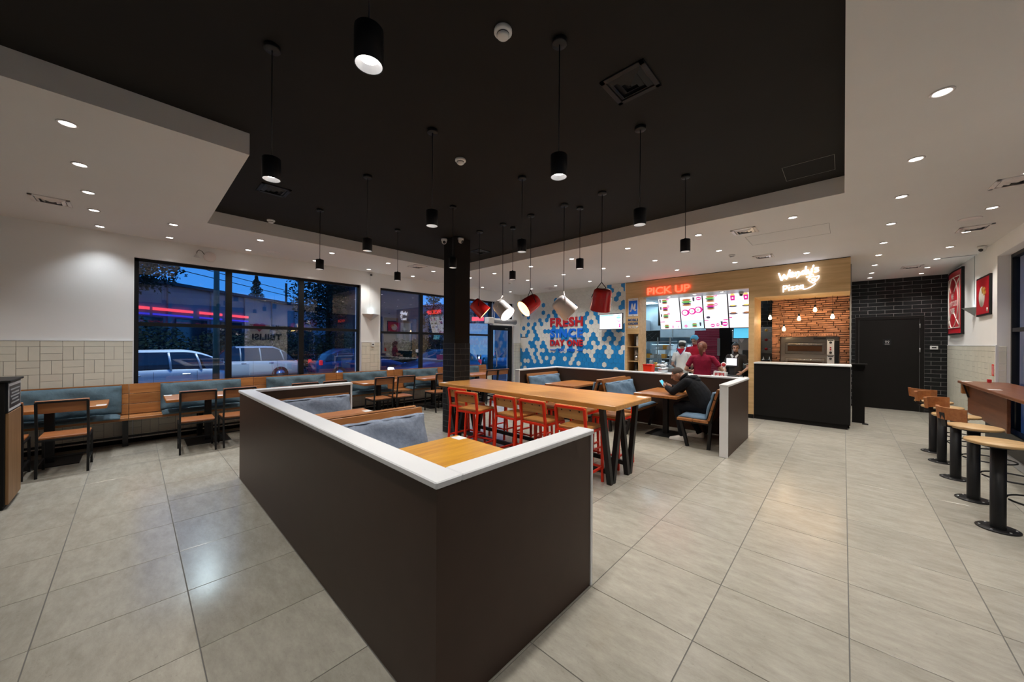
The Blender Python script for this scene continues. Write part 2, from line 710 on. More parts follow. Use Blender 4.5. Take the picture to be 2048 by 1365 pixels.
# ---- window wall (left)
wl = MB()
for y0, y1, z0, z1 in ((YR, 0, -.12, ZC), (3.52, 3.98, -.12, ZC), (8.6, 9.1, -.12, ZC), (0, 3.52, -.12, .70), (3.98, 7.62, -.12, .70),
                       (0, 3.52, 2.86, ZC), (3.98, 8.6, 2.86, ZC)):
    wl.box(XL - .3, XL, y0, y1, z0, z1)
wall_left = struct('wall_left', wl, 'plaster')


def basket(parent, u0, u1, z1, z0, fix, axis, sgn, phase=0, limit=10 ** 6):
    """basket-weave wall tiles between u0..u1 (along the wall) from z1 down to z0"""
    S, g = .192, .0038
    n = 0
    stuff = MB()

    def one(a0, a1, b0, b1):
        nonlocal n
        a0, a1, b0, b1 = max(a0, u0), min(a1, u1), max(b0, z0), min(b1, z1)
        if a1 - a0 < .015 or b1 - b0 < .015:
            return
        w_, h_ = a1 - a0 - g, b1 - b0 - g
        ca, cb = (a0 + a1) / 2, (b0 + b1) / 2
        if axis == 'Y':
            dm, lc = (.010, w_, h_), (fix + sgn * .005, ca, cb)
        else:
            dm, lc = (w_, .010, h_), (ca, fix + sgn * .005, cb)
        if n < limit:
            piece('wall_tile', dm, 'wall_tile', parent, lc, .0015)
        else:
            stuff.box(lc[0] - dm[0] / 2, lc[0] + dm[0] / 2, lc[1] - dm[1] / 2, lc[1] + dm[1] / 2, lc[2] - dm[2] / 2, lc[2] + dm[2] / 2)
        n += 1

    zt = 1.473
    i0 = math.floor((u0 + .106) / S)
    i1 = math.ceil((u1 + .106) / S)
    for i in range(i0, i1):
        a = -.106 + i * S
        if z1 > zt:
            one(a, a + S, zt, z1)
        r = 0
        z = zt
        while z > z0:
            if (i + r + phase) % 2:
                one(a, a + S / 2, z - S, z)
                one(a + S / 2, a + S, z - S, z)
            else:
                one(a, a + S, z - S / 2, z)
                one(a, a + S, z - S, z - S / 2)
            r += 1
            z -= S
    if stuff.v:
        tag(stuff.build('wall_tiles', 'wall_tile', parent), kind='stuff')


jb = MB()
for y0, y1, z1 in ((-2.2, 0, 1.56), (0, 3.52, .70), (3.52, 3.98, 1.56), (3.98, 7.62, .70), (8.6, 8.95, 1.56)):
    jb.box(XL, XL + .003, y0, y1, .0, z1)
jb.build('tile_backing', 'tile_joint', wall_left)
basket(wall_left, -2.0, 0, 1.555, 0, XL, 'Y', 1, 0, 150)
basket(wall_left, 0, 3.52, .70, 0, XL, 'Y', 1, 0, 84)
basket(wall_left, 3.52, 3.98, 1.555, 0, XL, 'Y', 1, 0, 40)
basket(wall_left, 3.98, 7.62, .70, 0, XL, 'Y', 1, 0, 0)
basket(wall_left, 8.6, 8.94, 1.555, 0, XL, 'Y', 1, 0, 24)
tr = MB()
for y0, y1 in ((-2.2, 0), (3.52, 3.98), (8.6, 8.95)):
    tr.box(XL, XL + .013, y0, y1, 1.556, 1.57)
for y in (-.013, 3.52, 3.967, 8.6):
    tr.box(XL, XL + .014, y, y + .013, 0, 1.57)
tr.build('tile_edge_trim', 'white_trim', wall_left)
bb = MB().box(XL, XL + .02, -2.2, 7.62, 0, .06)
tag(bb.build('baseboard_left', 'laminate_black'), kind='structure')


def window(name, wall_x, y0, y1, z0, z1, mull, trans, sgn):
    """black aluminium window in a wall along Y; panes between the bars"""
    x0, x1 = wall_x - .035, wall_x + .035
    t = .05
    f = MB()
    f.box(x0, x1, y0, y0 + t, z0, z1)
    f.box(x0, x1, y1 - t, y1, z0, z1)
    f.box(x0, x1, y0, y1, z0, z0 + t)
    f.box(x0, x1, y0, y1, z1 - t, z1)
    w = struct(name, f, 'frame_black')
    ys = [y0 + t]
    for m in mull:
        MB().box(x0, x1, m - .045, m + .045, z0 + t, z1 - t).build('mullion', 'frame_black', w)
        ys += [m - .045, m + .045]
    ys.append(y1 - t)
    zs = [z0 + t]
    for q in trans:
        MB().box(x0 + .004, x1 - .004, y0 + t, y1 - t, q - .028, q + .028).build('transom', 'frame_black', w)
        zs += [q - .028, q + .028]
    zs.append(z1 - t)
    for i in range(0, len(ys), 2):
        for k in range(0, len(zs), 2):
            MB().add([(wall_x, ys[i], zs[k]), (wall_x, ys[i + 1], zs[k]), (wall_x, ys[i + 1], zs[k + 1]), (wall_x, ys[i], zs[k + 1])],
                     [(0, 1, 2, 3)]).build('pane', 'window_glass', w)
    return w


window('window_1', -8.1, 0.0, 3.52, .70, 2.86, (1.165, 2.333), (1.826,), 1)
window('window_2', -8.1, 3.98, 7.62, .70, 2.86, (5.14, 6.3), (1.80,), 1)
window('window_3', -8.1, 7.62, 8.6, 2.10, 2.86, (), (), 1)
# entrance door
d1 = MB()
d1.box(-8.14, -8.06, 7.62, 7.74, 0, 2.10).box(-8.14, -8.06, 8.48, 8.6, 0, 2.10).box(-8.14, -8.06, 7.74, 8.48, 1.97, 2.10).box(-8.14, -8.06, 7.74, 8.48, 0, .12)
dr = struct('door_1', d1, 'frame_black')
MB().add([(-8.1, 7.74, .12), (-8.1, 8.48, .12), (-8.1, 8.48, 1.97), (-8.1, 7.74, 1.97)], [(0, 1, 2, 3)]).build('pane', 'window_glass', dr)
MB().tube([(-8.05, 7.84, .8), (-8.0, 7.84, .82), (-8.0, 7.84, 1.3), (-8.05, 7.84, 1.32)], .014).build('door_handle', 'steel', dr)
letters('door_notice', 'Caution', 'plastic_white', (-8.055, 8.33, 2.03), FACE_POS_X, dr, extrude=.001, width=.13, height=.03)

# ---- hexagon wall (far)
wh = struct('wall_far', MB().box(XL - .3, -4.25, YH + .006, 9.15, -.12, ZC), 'tile_joint')
BLUE = {(-117,17),(-116,14),(-116,18),(-115,15),(-113,17),(-113,21),(-111,15),(-110,16),(-110,18),(-110,20),(-109,13),(-108,12),(-107,13),(-107,17),(-106,12),(-106,14),(-106,16),(-106,18),(-105,15),(-104,14),(-103,19),(-102,12),(-102,18),(-101,13),(-101,21),(-101,23),(-100,12),(-100,16),(-99,19),(-98,16),(-98,20),(-96,14),(-96,16),(-95,13),(-95,17),(-95,21),(-94,16),(-94,20),(-94,22),(-94,24),(-93,19),(-92,16),(-91,15),(-91,17),(-90,12),(-90,14),(-90,16),(-89,15),(-88,14),(-88,18),(-88,20),(-87,13),(-87,15),(-86,12),(-86,16),(-85,13),(-84,14),(-84,18),(-84,22),(-83,13),(-82,12),(-81,13),(-81,19),(-80,12),(-80,14),(-80,16),(-80,18),(-79,17),(-79,19),(-78,12),(-78,16),(-78,20),(-77,13),(-76,12),(-76,14),(-76,18),(-75,15),(-75,21),(-74,14),(-74,20),(-73,13),(-73,19),(-72,18),(-71,17),(-70,12),(-70,14),(-69,15),(-68,16),(-68,22),(-68,26),(-67,13),(-67,15),(-67,25),(-66,12),(-66,14),(-65,23),(-64,12),(-64,16),(-64,24),(-63,13),(-63,21),(-62,14),(-62,16),(-62,22),(-62,26),(-61,13),(-61,17),(-61,21),(-61,25)}
WHITE = {(-115,7),(-113,11),(-112,6),(-112,8),(-110,8),(-109,11),(-108,10),(-107,9),(-107,11),(-106,8),(-104,10),(-103,9),(-103,11),(-102,8),(-101,11),(-99,9),(-97,11),(-96,8),(-95,9),(-95,11),(-91,11),(-89,9),(-89,11),(-86,8),(-85,9),(-84,10),(-83,11),(-82,8),(-79,11),(-77,11),(-76,10),(-75,9),(-75,11),(-70,8),(-69,11),(-68,10),(-67,11),(-65,7),(-63,11)}
HW = .139


def clip_poly(p, lo, hi, k):
    for sgn_, lim in ((1, lo), (-1, hi)):
        q = []
        for i in range(len(p)):
            a, b_ = p[i], p[(i + 1) % len(p)]
            da, db = sgn_ * (a[k] - lim), sgn_ * (b_[k] - lim)
            if da >= 0:
                q.append(a)
            if da * db < 0:
                t_ = da / (da - db)
                q.append((a[0] + (b_[0] - a[0]) * t_, a[1] + (b_[1] - a[1]) * t_))
        p = q
        if not p:
            return p
    return p


hexes = []
hexmesh = {}
rr = (HW - .003) / math.sqrt(3)
HP = [(rr * math.sin(R(60 * k)), rr * math.cos(R(60 * k))) for k in range(6)]
for j in range(4, 28):
    for i in range(-118, -58):
        if (i + j) % 2:
            continue
        x, z = .0032 + .0695 * i, .0093 + .1204 * j
        if x < XL - .07 or x > -4.19 or z > ZC + .06:
            continue
        blue = ((i, j) in BLUE) if j >= 12 else ((i, j) not in WHITE)
        hexes.append((-(x * .6 + min(z, 1.0) * 6), x, z, blue))
hexes.sort()
stf = {True: MB(), False: MB()}
for k, (_, x, z, blue) in enumerate(hexes):
    p = clip_poly(clip_poly([(x + a, z + b_) for a, b_ in HP], XL + .001, -4.262, 0), 0, ZC - .002, 1)
    if len(p) < 3:
        continue
    mat = 'hex_blue' if blue else 'hex_white'
    full = len(p) == 6 and x - HW / 2 > XL and x + HW / 2 < -4.262 and z + rr < ZC
    if k < 300:
        if full:
            if blue not in hexmesh:
                b_ = MB()
                b_.prism([(q[0] * .97, q[1] * .97) for q in HP], .002, (0, -.0, 0))
                b_.prism(HP, .006, (0, .002, 0))
                hexmesh[blue] = b_.mesh('hex_tile', mat)
            put('hex_tile', hexmesh[blue], wh, (x, YH, z))
        else:
            MB().prism(p, .007, (0, YH, 0)).build('hex_tile', mat, wh)
    else:
        stf[blue].prism(p, .007, (0, YH, 0))
tag(stf[True].build('hex_tiles_blue', 'hex_blue', wh), kind='stuff')
tag(stf[False].build('hex_tiles_white', 'hex_white', wh), kind='stuff')
tag(MB().box(-4.262, -4.245, YH - .008, YH + .01, 0, ZC).build('trim_1', 'white_trim'), kind='structure')

# ---- timber pick-up front
wp = MB()
wp.box(-4.245, -4.19, YH, 9.39, -.12, ZC).box(-3.89, -3.87, YH, 9.39, -.12, ZC)
wp.box(-4.19, -3.89, YH, 9.39, 1.82, ZC).box(-4.19, -3.89, YH, 9.39, -.12, .83)
wp.box(-3.87, -1.48, YH, 9.1, 2.765, ZC).box(-3.87, -1.48, YH, 9.1, -.12, .80)
wp.box(-1.48, -1.38, YH, 9.77, -.12, ZC)
wp.box(-1.38, .087, YH, 9.77, 2.552, ZC)
wall_pick = struct('wall_pickup', wp, 'wood_wall')
MB().box(-4.19, -3.89, 9.36, 9.39, .83, 1.82).build('niche_back', 'plastic_grey', wall_pick)
for z in (1.48, 1.10):
    MB().box(-4.19, -3.89, YH + .01, 9.36, z - .012, z + .012).build('niche_shelf', 'wood_ply', wall_pick)
tag(MB().box(-4.25, -1.38, YH - .012, YH, 0, .085).build('baseboard_far', 'laminate_black'), kind='structure')
tag(MB().box(-4.245, .087, YH - .004, YH + .01, ZC - .012, ZC).build('trim_2', 'laminate_black'), kind='structure')
# soffit behind the opening with its lights
sf = struct('ceiling_soffit', MB().box(-3.87, -1.48, 9.1, 9.75, 2.77, 2.95), 'steel_dull')

# ---- restroom wall
wd = struct('wall_back', MB().box(.10, 1.9, YD + .0005, 12.9, -.12, ZC).box(.087, .11, 9.77, YD + .01, -.12, ZC), 'black_joint')
BL, BH = .295, .0945
row = 0
z = ZC
while z > 0.02:
    z0 = max(z - BH, 0)
    off = .441 - BL * 2 + (BL / 2 if row % 2 else 0)
    k = 0
    while off + k * BL < XR:
        a, b_ = max(off + k * BL, .112), min(off + (k + 1) * BL, XR)
        k += 1
        spans = [(a, b_, z0)]
        if z0 < 2.26:
            spans = [(a, min(b_, .215), z0), (max(a, 1.37), b_, z0)]
            if z > 2.285:
                spans.append((max(a, .215), min(b_, 1.37), 2.262))
        for s0, s1, zb in spans:
            if s1 - s0 > .02:
                piece('black_brick', (s1 - s0 - .006, .012, z - zb - .006), 'black_brick', wd, ((s0 + s1) / 2, YD + .0035, (z + zb) / 2), .002)
    z -= BH
    row += 1
d2 = struct('door_2', MB().cbox(.284, 1.296, YD - .006, YD + .02, .005, 2.19, .004), 'laminate_black')
fr = MB().box(.215, .28, YD - .012, YD + .01, 0, 2.26).box(1.30, 1.37, YD - .012, YD + .01, 0, 2.26).box(.28, 1.30, YD - .012, YD + .01, 2.19, 2.26)
fr.build('door_frame', 'laminate_black', d2)
for z in (2.02, 1.45, .3):
    MB().tube([(1.300, YD - .018, z - .05), (1.300, YD - .018, z + .05)], .009).build('hinge', 'steel', d2)
sg = MB().box(.70, .845, YD - .012, YD - .006, 1.555, 1.72).build('restroom_plate', 'frame_black', d2)
ic = MB()
for x in (.755, .795):
    ic.lathe([(.012, 0), (.018, 0), (.018, .001), (.012, .001), (.012, 0)], 6, (x, YD - .013, 1.655), (0, -1, 0))
    ic.box(x - .004, x + .004, YD - .0135, YD - .012, 1.61, 1.635)
ic.box(.735, .815, YD - .0135, YD - .012, 1.585, 1.592)
ic.build('restroom_pictogram', 'plastic_white', sg)

# ---- right wall with windows
wr = MB()
for y0, y1, z0, z1 in ((9.07, 12.9, -.12, ZC), (3.11, 4.63, -.12, ZC), (YR - .2, -3, -.12, ZC), (4.63, 9.07, -.12, .12), (-3, 3.11, -.12, .12),
                       (4.63, 9.07, 2.94, ZC), (-3, 3.11, 2.94, ZC)):
    wr.box(XR, 2.0, y0, y1, z0, z1)
wall_right = struct('wall_right', wr, 'plaster')
MB().box(XR - .003, XR, 9.07, YD, 0, 1.56).build('tile_backing', 'tile_joint', wall_right)
basket(wall_right, 9.09, YD - .01, 1.555, 0, XR, 'Y', -1, 1, 270)
basket(wall_right, 1.735, 1.81, 1.555, 0, 9.07, 'X', -1, 0, 20)
MB().box(XR - .014, XR + .002, 9.058, 9.085, 0, 1.57).box(XR - .013, XR, 9.07, YD, 1.556, 1.57).build('tile_edge_trim', 'white_trim', wall_right)
window('window_4', 1.88, 4.63, 9.07, .12, 2.94, (7.6, 6.1), (1.80,), -1)
window('window_5', 1.88, -3, 3.11, .12, 2.94, (-1.4, .3, 1.8), (1.80,), -1)
tag(MB().cbox(1.60, 1.84, 4.7, 9.06, 0, .11, .01).build('trim_3', 'plastic_grey'), kind='structure')
w_sign = tag(letters('wall_lettering', 'TBILISI', 'plastic_dark', (XR - .012, 3.88, 1.76), FACE_NEG_X, extrude=.008, bold=.006, width=1.06, height=.26),
             'black TBILISI lettering reflected in the street window', 'lettering')
letters('lettering_line', 'WE', 'plastic_dark', (0, .42, 0), (0, 0, 0), w_sign, extrude=.008, bold=.006, width=.3, height=.22).location = (-.28, .42, 0)
ht = MB()
ht.prism([(.22 * .06 * 16 * math.sin(t) ** 3, .06 * .22 * (13 * math.cos(t) - 5 * math.cos(2 * t) - 2 * math.cos(3 * t) - math.cos(4 * t))) for t in
          [2 * math.pi * k / 28 for k in range(28)]], .01, (.28, .42, 0), (1, 0, 0), (0, 1, 0), (0, 0, 1))
ht.build('heart', 'sign_red', w_sign)
# wall behind the camera
struct('wall_rear', MB().box(XL - .3, 2.0, YR - .2, YR, -.12, 3.42), 'plaster')

# ---- column
CX0, CX1, CY0, CY1 = -5.115, -4.795, 3.708, 4.03
cm = struct('column', MB().box(CX0, CX1, CY0, CY1, -.12, ZR), 'ceiling_black')
MB().box(CX0 - .006, CX1 + .006, CY0 - .006, CY1 + .006, 0, 1.55).build('brick_backing', 'column_joint', cm)
row = 0
z = 1.555
while z > .02:
    z0 = max(z - .0965, 0)
    sp = [(0, .12), (.12, .32)] if row % 2 else [(0, .22), (.22, .32)]
    for a, b_ in sp:
        piece('black_brick', (b_ - a - .005, .014, z - z0 - .005), 'black_brick', cm, (CX0 + (a + b_) / 2, CY0 - .003, (z + z0) / 2), .003)
        piece('black_brick', (.014, b_ - a - .005, z - z0 - .005), 'black_brick', cm, (CX1 + .003, CY0 + (a + b_) / 2, (z + z0) / 2), .003)
        piece('black_brick', (b_ - a - .005, .014, z - z0 - .005), 'black_brick', cm, (CX0 + (a + b_) / 2, CY1 + .003, (z + z0) / 2), .003)
        piece('black_brick', (.014, b_ - a - .005, z - z0 - .005), 'black_brick', cm, (CX0 - .003, CY0 + (a + b_) / 2, (z + z0) / 2), .003)
    z -= .0965
    row += 1
# ================================================================== ceiling fixtures
WHITE_L = (1.0, .955, .90)
COOL_L = (.90, .95, 1.0)
_b = MB().lathe([(.040, 0), (.052, 0), (.056, -.004), (.056, -.006), (.046, -.009), (.040, -.004), (.040, .0)], 24)
DL_RING = _b.mesh('ring', 'white_enamel')
_b = MB().lathe([(.0, -.0035), (.040, -.0035), (.041, -.0015), (0, -.001)], 24)
DL_LENS = _b.mesh('lens', 'lamp_on')


def downlight(x, y, label, z=ZC, power=None, color=WHITE_L, size=110, light=True):
    t = thing('downlight', label, 'ceiling light', (x, y, z), 0, 'recessed ceiling downlights')
    put('ring', DL_RING, t)
    put('lens', DL_LENS, t)
    if light:
        spot('downlight_beam', (0, 0, -.02), (0, 0, -1), power or DOWNLIGHT_W, R(size), .9, color, t, .045)
    return t


YS = [-.335, .375, 1.376, 2.46, 3.55, 4.637, 5.71, 6.92, 8.1]
for k, y in enumerate([-.335, .375, 1.376, 2.46, 3.55, 4.646, 6.93, 8.11]):
    downlight(-7.68, y, 'recessed downlight in the row nearest the street windows, %s from the left' % ORD[k], color=COOL_L if k < 2 else WHITE_L, size=104, power=DOWNLIGHT_W * (.55 if k < 2 else .9))
for k, y in enumerate([-.343, .37, 1.371, 2.451, 3.54, 4.63, 5.713, 8.08]):
    downlight(-6.79, y, 'recessed downlight in the second row from the street windows, %s from the left' % ORD[k], color=COOL_L if k < 2 else WHITE_L)
for k, x in enumerate([-4.23, -5.128, -6.02]):
    downlight(x, -.345, 'recessed downlight at the left edge beside the white bulkhead, %s from the front' % ORD[k])
for k, x in enumerate([-5.925, -4.82, -3.80, -2.68, -1.58, -.48]):
    downlight(x, 5.715, 'recessed downlight beside the far edge of the black ceiling, %s from the left' % ORD[k])
for k, x in enumerate([-5.92, -4.81, -3.78, -2.674, -1.577]):
    downlight(x, 6.895, 'recessed downlight in the middle row before the hexagon wall, %s from the left' % ORD[k])
for k, x in enumerate([-5.91, -4.817, -3.78, -2.66, -1.57, -.482]):
    downlight(x, 8.09, 'recessed downlight in the row nearest the pick-up front, %s from the left' % ORD[k], size=125, power=DOWNLIGHT_W * 1.25)
for k, y in enumerate([2.4, 3.519, 4.63, 5.70, 6.886, 8.083, 9.12, 10.209, 11.282, 12.07]):
    downlight(.452, y, 'recessed downlight in the row running to the restroom door, %s from the front' % ORD[k])
for k, y in enumerate([3.5, 4.6, 5.68, 6.86, 8.062, 9.126, 10.216, 11.242, 12.058]):
    downlight(1.262, y, 'recessed downlight in the row nearest the right wall, %s from the front' % ORD[k])
for k, (x, y) in enumerate(((-5.1, -1.6), (-6.8, -1.6), (-1.2, -1.2), (.45, .6), (.45, -1.6))):
    downlight(x, y, 'recessed downlight behind the photographer, %s of five' % ORD[k])
# lights in the soffit over the pick-up counter
for k, (x, y) in enumerate(((-3.27, 9.36), (-2.646, 9.29), (-2.05, 9.25))):
    downlight(x, y, 'small downlight above the menu screens in the pick-up opening, %s from the left' % ORD[k], 2.77, 14, (.75, .88, 1))

# ---- black cylinder pendants
def make_pendant():
    t = thing('cylinder_pendant', 'x', 'pendant lamp', (0, 0, ZR), 0, 'black cylinder pendants under the black ceiling')
    MB().lathe([(0, 0), (.042, 0), (.045, -.003), (.045, -.024), (.042, -.028), (0, -.028)], 20).build('canopy', 'steel_black', t)
    MB().tube([(0, 0, -.026), (0, 0, -.69)], .0035, 8).build('cord', 'plastic_dark', t)
    MB().lathe([(0, -.672), (.010, -.672), (.010, -.686), (.048, -.686), (.050, -.689), (.050, -.815), (.0485, -.817), (.046, -.815), (.046, -.78), (.0, -.775)], 28).build('housing', 'steel_black', t)
    MB().lathe([(.0458, -.814), (.040, -.798), (.032, -.788)], 28).build('reflector', 'reflector', t)
    MB().lathe([(0, -.790), (.032, -.790), (.032, -.788), (0, -.788)], 20).build('lens', 'lamp_inner', t)
    spot('pendant_beam', (0, 0, -.812), (0, 0, -1), PENDANT_W, R(105), .8, WHITE_L, t, .035)
    return t


pend = make_pendant()
PX = [-5.205, -3.77, -2.553, -1.242]
PY = [.57, 1.725, 2.873, 4.03]
first = True
RN = ['leftmost row', 'second row from the left', 'third row from the left', 'rightmost row']
for xi, ys in ((0, (1, 2)), (1, (1, 2, 3)), (2, (0, 1, 2, 3)), (3, (0, 1, 2, 3))):
    for n, yi in enumerate(ys):
        lb = 'black cylinder pendant lamp in the %s, %s from the front' % (RN[xi], ORD[n])
        if first:
            pend.location = (PX[xi], PY[yi], ZR)
            pend['label'] = lb
            first = False
        else:
            clone(pend, lb, (PX[xi], PY[yi], ZR))

# ---- tilted bucket lamps over the bar table
rv = Vector((math.cos(TH), math.sin(TH), 0))
vv = Vector((math.sin(TH), -math.cos(TH), 0))
up = Vector((0, 0, 1))


def bucket(x, hook, mat, axis, label, power, col_):
    t = thing('bucket_pendant', label, 'pendant lamp', (x, 3.812, ZR), 0, 'tilted bucket pendants over the bar table')
    MB().lathe([(0, 0), (.05, 0), (.052, -.003), (.052, -.024), (0, -.028)], 20).build('canopy', 'steel_black', t)
    hz = hook - ZR
    MB().tube([(0, 0, -.026), (0, 0, hz)], .004, 8).build('cord', 'plastic_dark', t)
    ax = Vector(axis).normalized()
    c = Vector((0, 0, hz - .20))
    side = ax.cross(up).normalized()
    b0 = c - ax * .13
    sh = MB().lathe([(0, 0), (.075, .001), (.098, .014), (.106, .04), (.114, .12), (.124, .255), (.126, .262), (.121, .262), (.110, .12), (.10, .05), (.0, .04)], 36, b0, ax)
    sh.build('shade', mat, t)
    MB().lathe([(0, .052), (.095, .056), (.1195, .258)], 36, b0, ax).build('lining', 'warm_inner' if col_ else 'lamp_inner_soft', t)
    MB().ball(b0 + ax * .10, .035, 14, 10).build('bulb', 'lamp_on', t)
    k = MB()
    for s_ in (-1, 1):
        k.tube([Vector((0, 0, hz)), c + up * .10 + side * s_ * .085 + ax * .0, c + side * s_ * .128 - ax * .02], .005, 8)
    k.build('bracket', 'steel_black' if mat == 'red_enamel' else 'white_enamel', t)
    spot('bucket_beam', b0 + ax * .16, ax, power, R(110), .6, (1, .86, .68), t, .04)


bucket(-4.30, 2.33, 'red_enamel', rv * .72 - up * .66 - vv * .06, 'red bucket pendant lamp nearest the brick column', 10, 1)
bucket(-3.77, 2.275, 'white_enamel', rv * .58 - up * .62 + vv * .42, 'white bucket pendant lamp showing its glowing mouth', 10, 0)
bucket(-3.22, 2.31, 'red_enamel', -rv * .72 - up * .56 + vv * .36, 'red bucket pendant lamp turned left with yellow glowing mouth', 10, 1)
bucket(-2.655, 2.235, 'white_enamel', rv * .70 - up * .66 - vv * .06, 'white bucket pendant lamp seen from its side, right of the middle', 10, 0)
bucket(-2.11, 2.29, 'red_enamel', -up * .93 - vv * .36 - rv * .05, 'red bucket pendant lamp nearest the wall screen, back turned', 10, 1)


# ---- air grilles
def grille(x, y, z, mat, label, s=.30, sy=None):
    t = thing('ceiling_grille', label, 'air vent', (x, y, z), 0, 'square ceiling air grilles')
    sy = sy or s
    f = MB()
    a, b_ = s / 2, sy / 2
    for x0, x1, y0, y1 in ((-a, a, -b_, -b_ + .035), (-a, a, b_ - .035, b_), (-a, -a + .035, -b_, b_), (a - .035, a, -b_, b_)):
        f.cbox(x0, x1, y0, y1, -.012, .0, .003)
    f.build('frame', mat, t)
    for q in (.72, .46, .22):
        aa, bb_ = a * q, b_ * q
        v = [(sx_ * aa, sy_ * bb_, -.004) for sx_, sy_ in ((-1, -1), (1, -1), (1, 1), (-1, 1))]
        w = [(sx_ * (aa - .028), sy_ * (bb_ - .028), -.030 + .028 * .3) for sx_, sy_ in ((-1, -1), (1, -1), (1, 1), (-1, 1))]
        MB().add(v + w, [(0, 1, 5, 4), (1, 2, 6, 5), (2, 3, 7, 6), (3, 0, 4, 7)]).build('louvre', mat, t)
    MB().box(-a + .03, a - .03, -b_ + .03, b_ - .03, -.002, .002).build('duct', 'plastic_dark', t)


grille(-1.085, 2.343, ZR, 'steel_black', 'black square air grille in the black ceiling near the front right', .31)
grille(-4.947, 1.131, ZR, 'steel_black', 'black square air grille above the left booth end')
grille(-5.236, 4.654, ZR, 'steel_black', 'black square air grille at the far corner of the black ceiling')
grille(-6.694, -.661, ZC, 'white_enamel', 'white square air grille at the left edge of the ceiling')
grille(-1.038, 5.943, ZC, 'white_enamel', 'white square air grille left of the ceiling hatch')
grille(-1.08, 7.892, ZC, 'white_enamel', 'white square air grille above the white script sign')
grille(1.304, 7.883, ZC, 'white_enamel', 'white square air grille beside the round ceiling speaker at right')
grille(1.233, 5.897, ZC, 'white_enamel', 'white square air grille cut by the right picture edge')
grille(1.02, 10.935, ZC, 'white_enamel', 'white square air grille before the restroom door')
grille(-6.613, 4.112, ZC, 'white_enamel', 'white square air grille near the wall sconce between the windows')
grille(-6.3, 8.35, ZC, 'white_enamel', 'white square air grille above the entrance corner', .24)


def smoke(x, y, z, label):
    t = thing('smoke_detector', label, 'smoke detector', (x, y, z), 0, 'white round smoke detectors')
    MB().lathe([(0, 0), (.05, 0), (.052, -.006), (.052, -.018), (.046, -.024), (.0, -.026)], 24).build('base', 'plastic_white', t)
    MB().lathe([(.036, -.024), (.034, -.040), (.024, -.048), (0, -.050)], 24).build('sensor', 'plastic_white', t)
    MB().lathe([(.0365, -.027), (.0365, -.033)], 24).build('slot', 'plastic_dark', t)


smoke(-1.44, 1.447, ZR, 'white smoke detector at the top of the black ceiling')
smoke(-2.758, 2.189, ZR, 'white smoke detector in the middle of the black ceiling')
smoke(-6.20, 1.382, ZR, 'white smoke detector at the left edge of the black ceiling')
smoke(-1.48, 7.387, ZC, 'white smoke detector beside the grille over the pick-up sign')
smoke(-6.55, 6.9, ZC, 'small smoke detector near the entrance door')
for x, y, lb in ((-7.544, 1.723, 'round grey ceiling speaker over the street window'), (1.17, 7.286, 'round ceiling speaker in front of the right grille')):
    tag(MB().lathe([(0, -.006), (.085, -.006), (.095, -.004), (.10, 0), (0, 0)], 28).build('ceiling_speaker', 'white_enamel', None, (x, y, ZC)), lb, 'speaker')


# ---- cameras
def dome(x, y, z, label, aim):
    t = thing('dome_camera', label, 'security camera', (x, y, z))
    MB().lathe([(0, 0), (.05, 0), (.052, -.02), (.048, -.035), (0, -.035)], 24).build('base', 'plastic_white', t)
    MB().ball((0, 0, -.05), .042, 16, 10).build('ball', 'plastic_white', t)
    a = Vector(aim).normalized()
    MB().lathe([(.024, .028), (.026, .036), (.018, .041), (0, .042)], 16, (0, 0, -.05), a).build('lens', 'plastic_dark', t)


cd = Vector((0, 0, 1.56))
dome(-5.02, 3.64, ZR - .02, 'white dome camera on the left top of the black column', (.75, -.5, -.4))
dome(-4.77, 3.80, ZR - .02, 'white dome camera on the right top of the black column', (.9, .3, -.5))
dome(1.63, 9.387, ZC - .01, 'white dome camera in the corner above the red posters', (-.5, -.8, -.35))
dome(-1.74, 9.62, 2.77, 'grey dome camera over the menu screens', (.2, -.9, -.5))
t = thing('bullet_camera', 'white wall camera above the sconce between the windows', 'security camera', (XL, 3.73, 3.13))
MB().lathe([(0, 0), (.035, 0), (.035, .02), (0, .02)], 16, (0, 0, 0), (1, 0, 0)).build('base', 'plastic_white', t)
MB().ball((.055, 0, -.01), .04, 16, 10).build('body', 'plastic_white', t)
MB().lathe([(.022, .03), (.024, .038), (0, .042)], 16, (.055, 0, -.01), (.75, -.4, -.4)).build('lens', 'plastic_dark', t)
MB().tube([(.004, 0, -.03), (.004, 0, -.9)], .004, 6).build('cable', 'plastic_white', t)


# ---- sconces: folded steel triangles throwing light upwards
def sconce(loc, rz, label):
    t = thing('wall_sconce', label, 'wall lamp', loc, rz, 'folded triangular wall sconces')
    v = [(0, -.21, 0), (0, .21, 0), (.15, 0, .0), (0, 0, -.15)]
    th = .004
    sh = MB()
    sh.add(v, [(0, 2, 3), (2, 1, 3)])
    w = [(.0, -.20, 0), (0, .20, 0), (.142, 0, 0), (0, 0, -.142)]
    sh.add(w, [(0, 3, 2), (2, 3, 1)])
    sh.add(v + w, [(0, 4, 6, 2), (2, 6, 5, 1)])
    sh.build('shade', 'steel', t)
    MB().box(0, .012, -.05, .05, -.09, -.03).build('wall_plate', 'plastic_white', t)
    MB().box(.02, .06, -.06, .06, -.030, -.024).build('lamp', 'lamp_on_cool', t)
    spot('sconce_beam', (.045, 0, -.02), (-.05, 0, 1), 2.2, R(125), .9, (.72, .93, 1), t, .04)


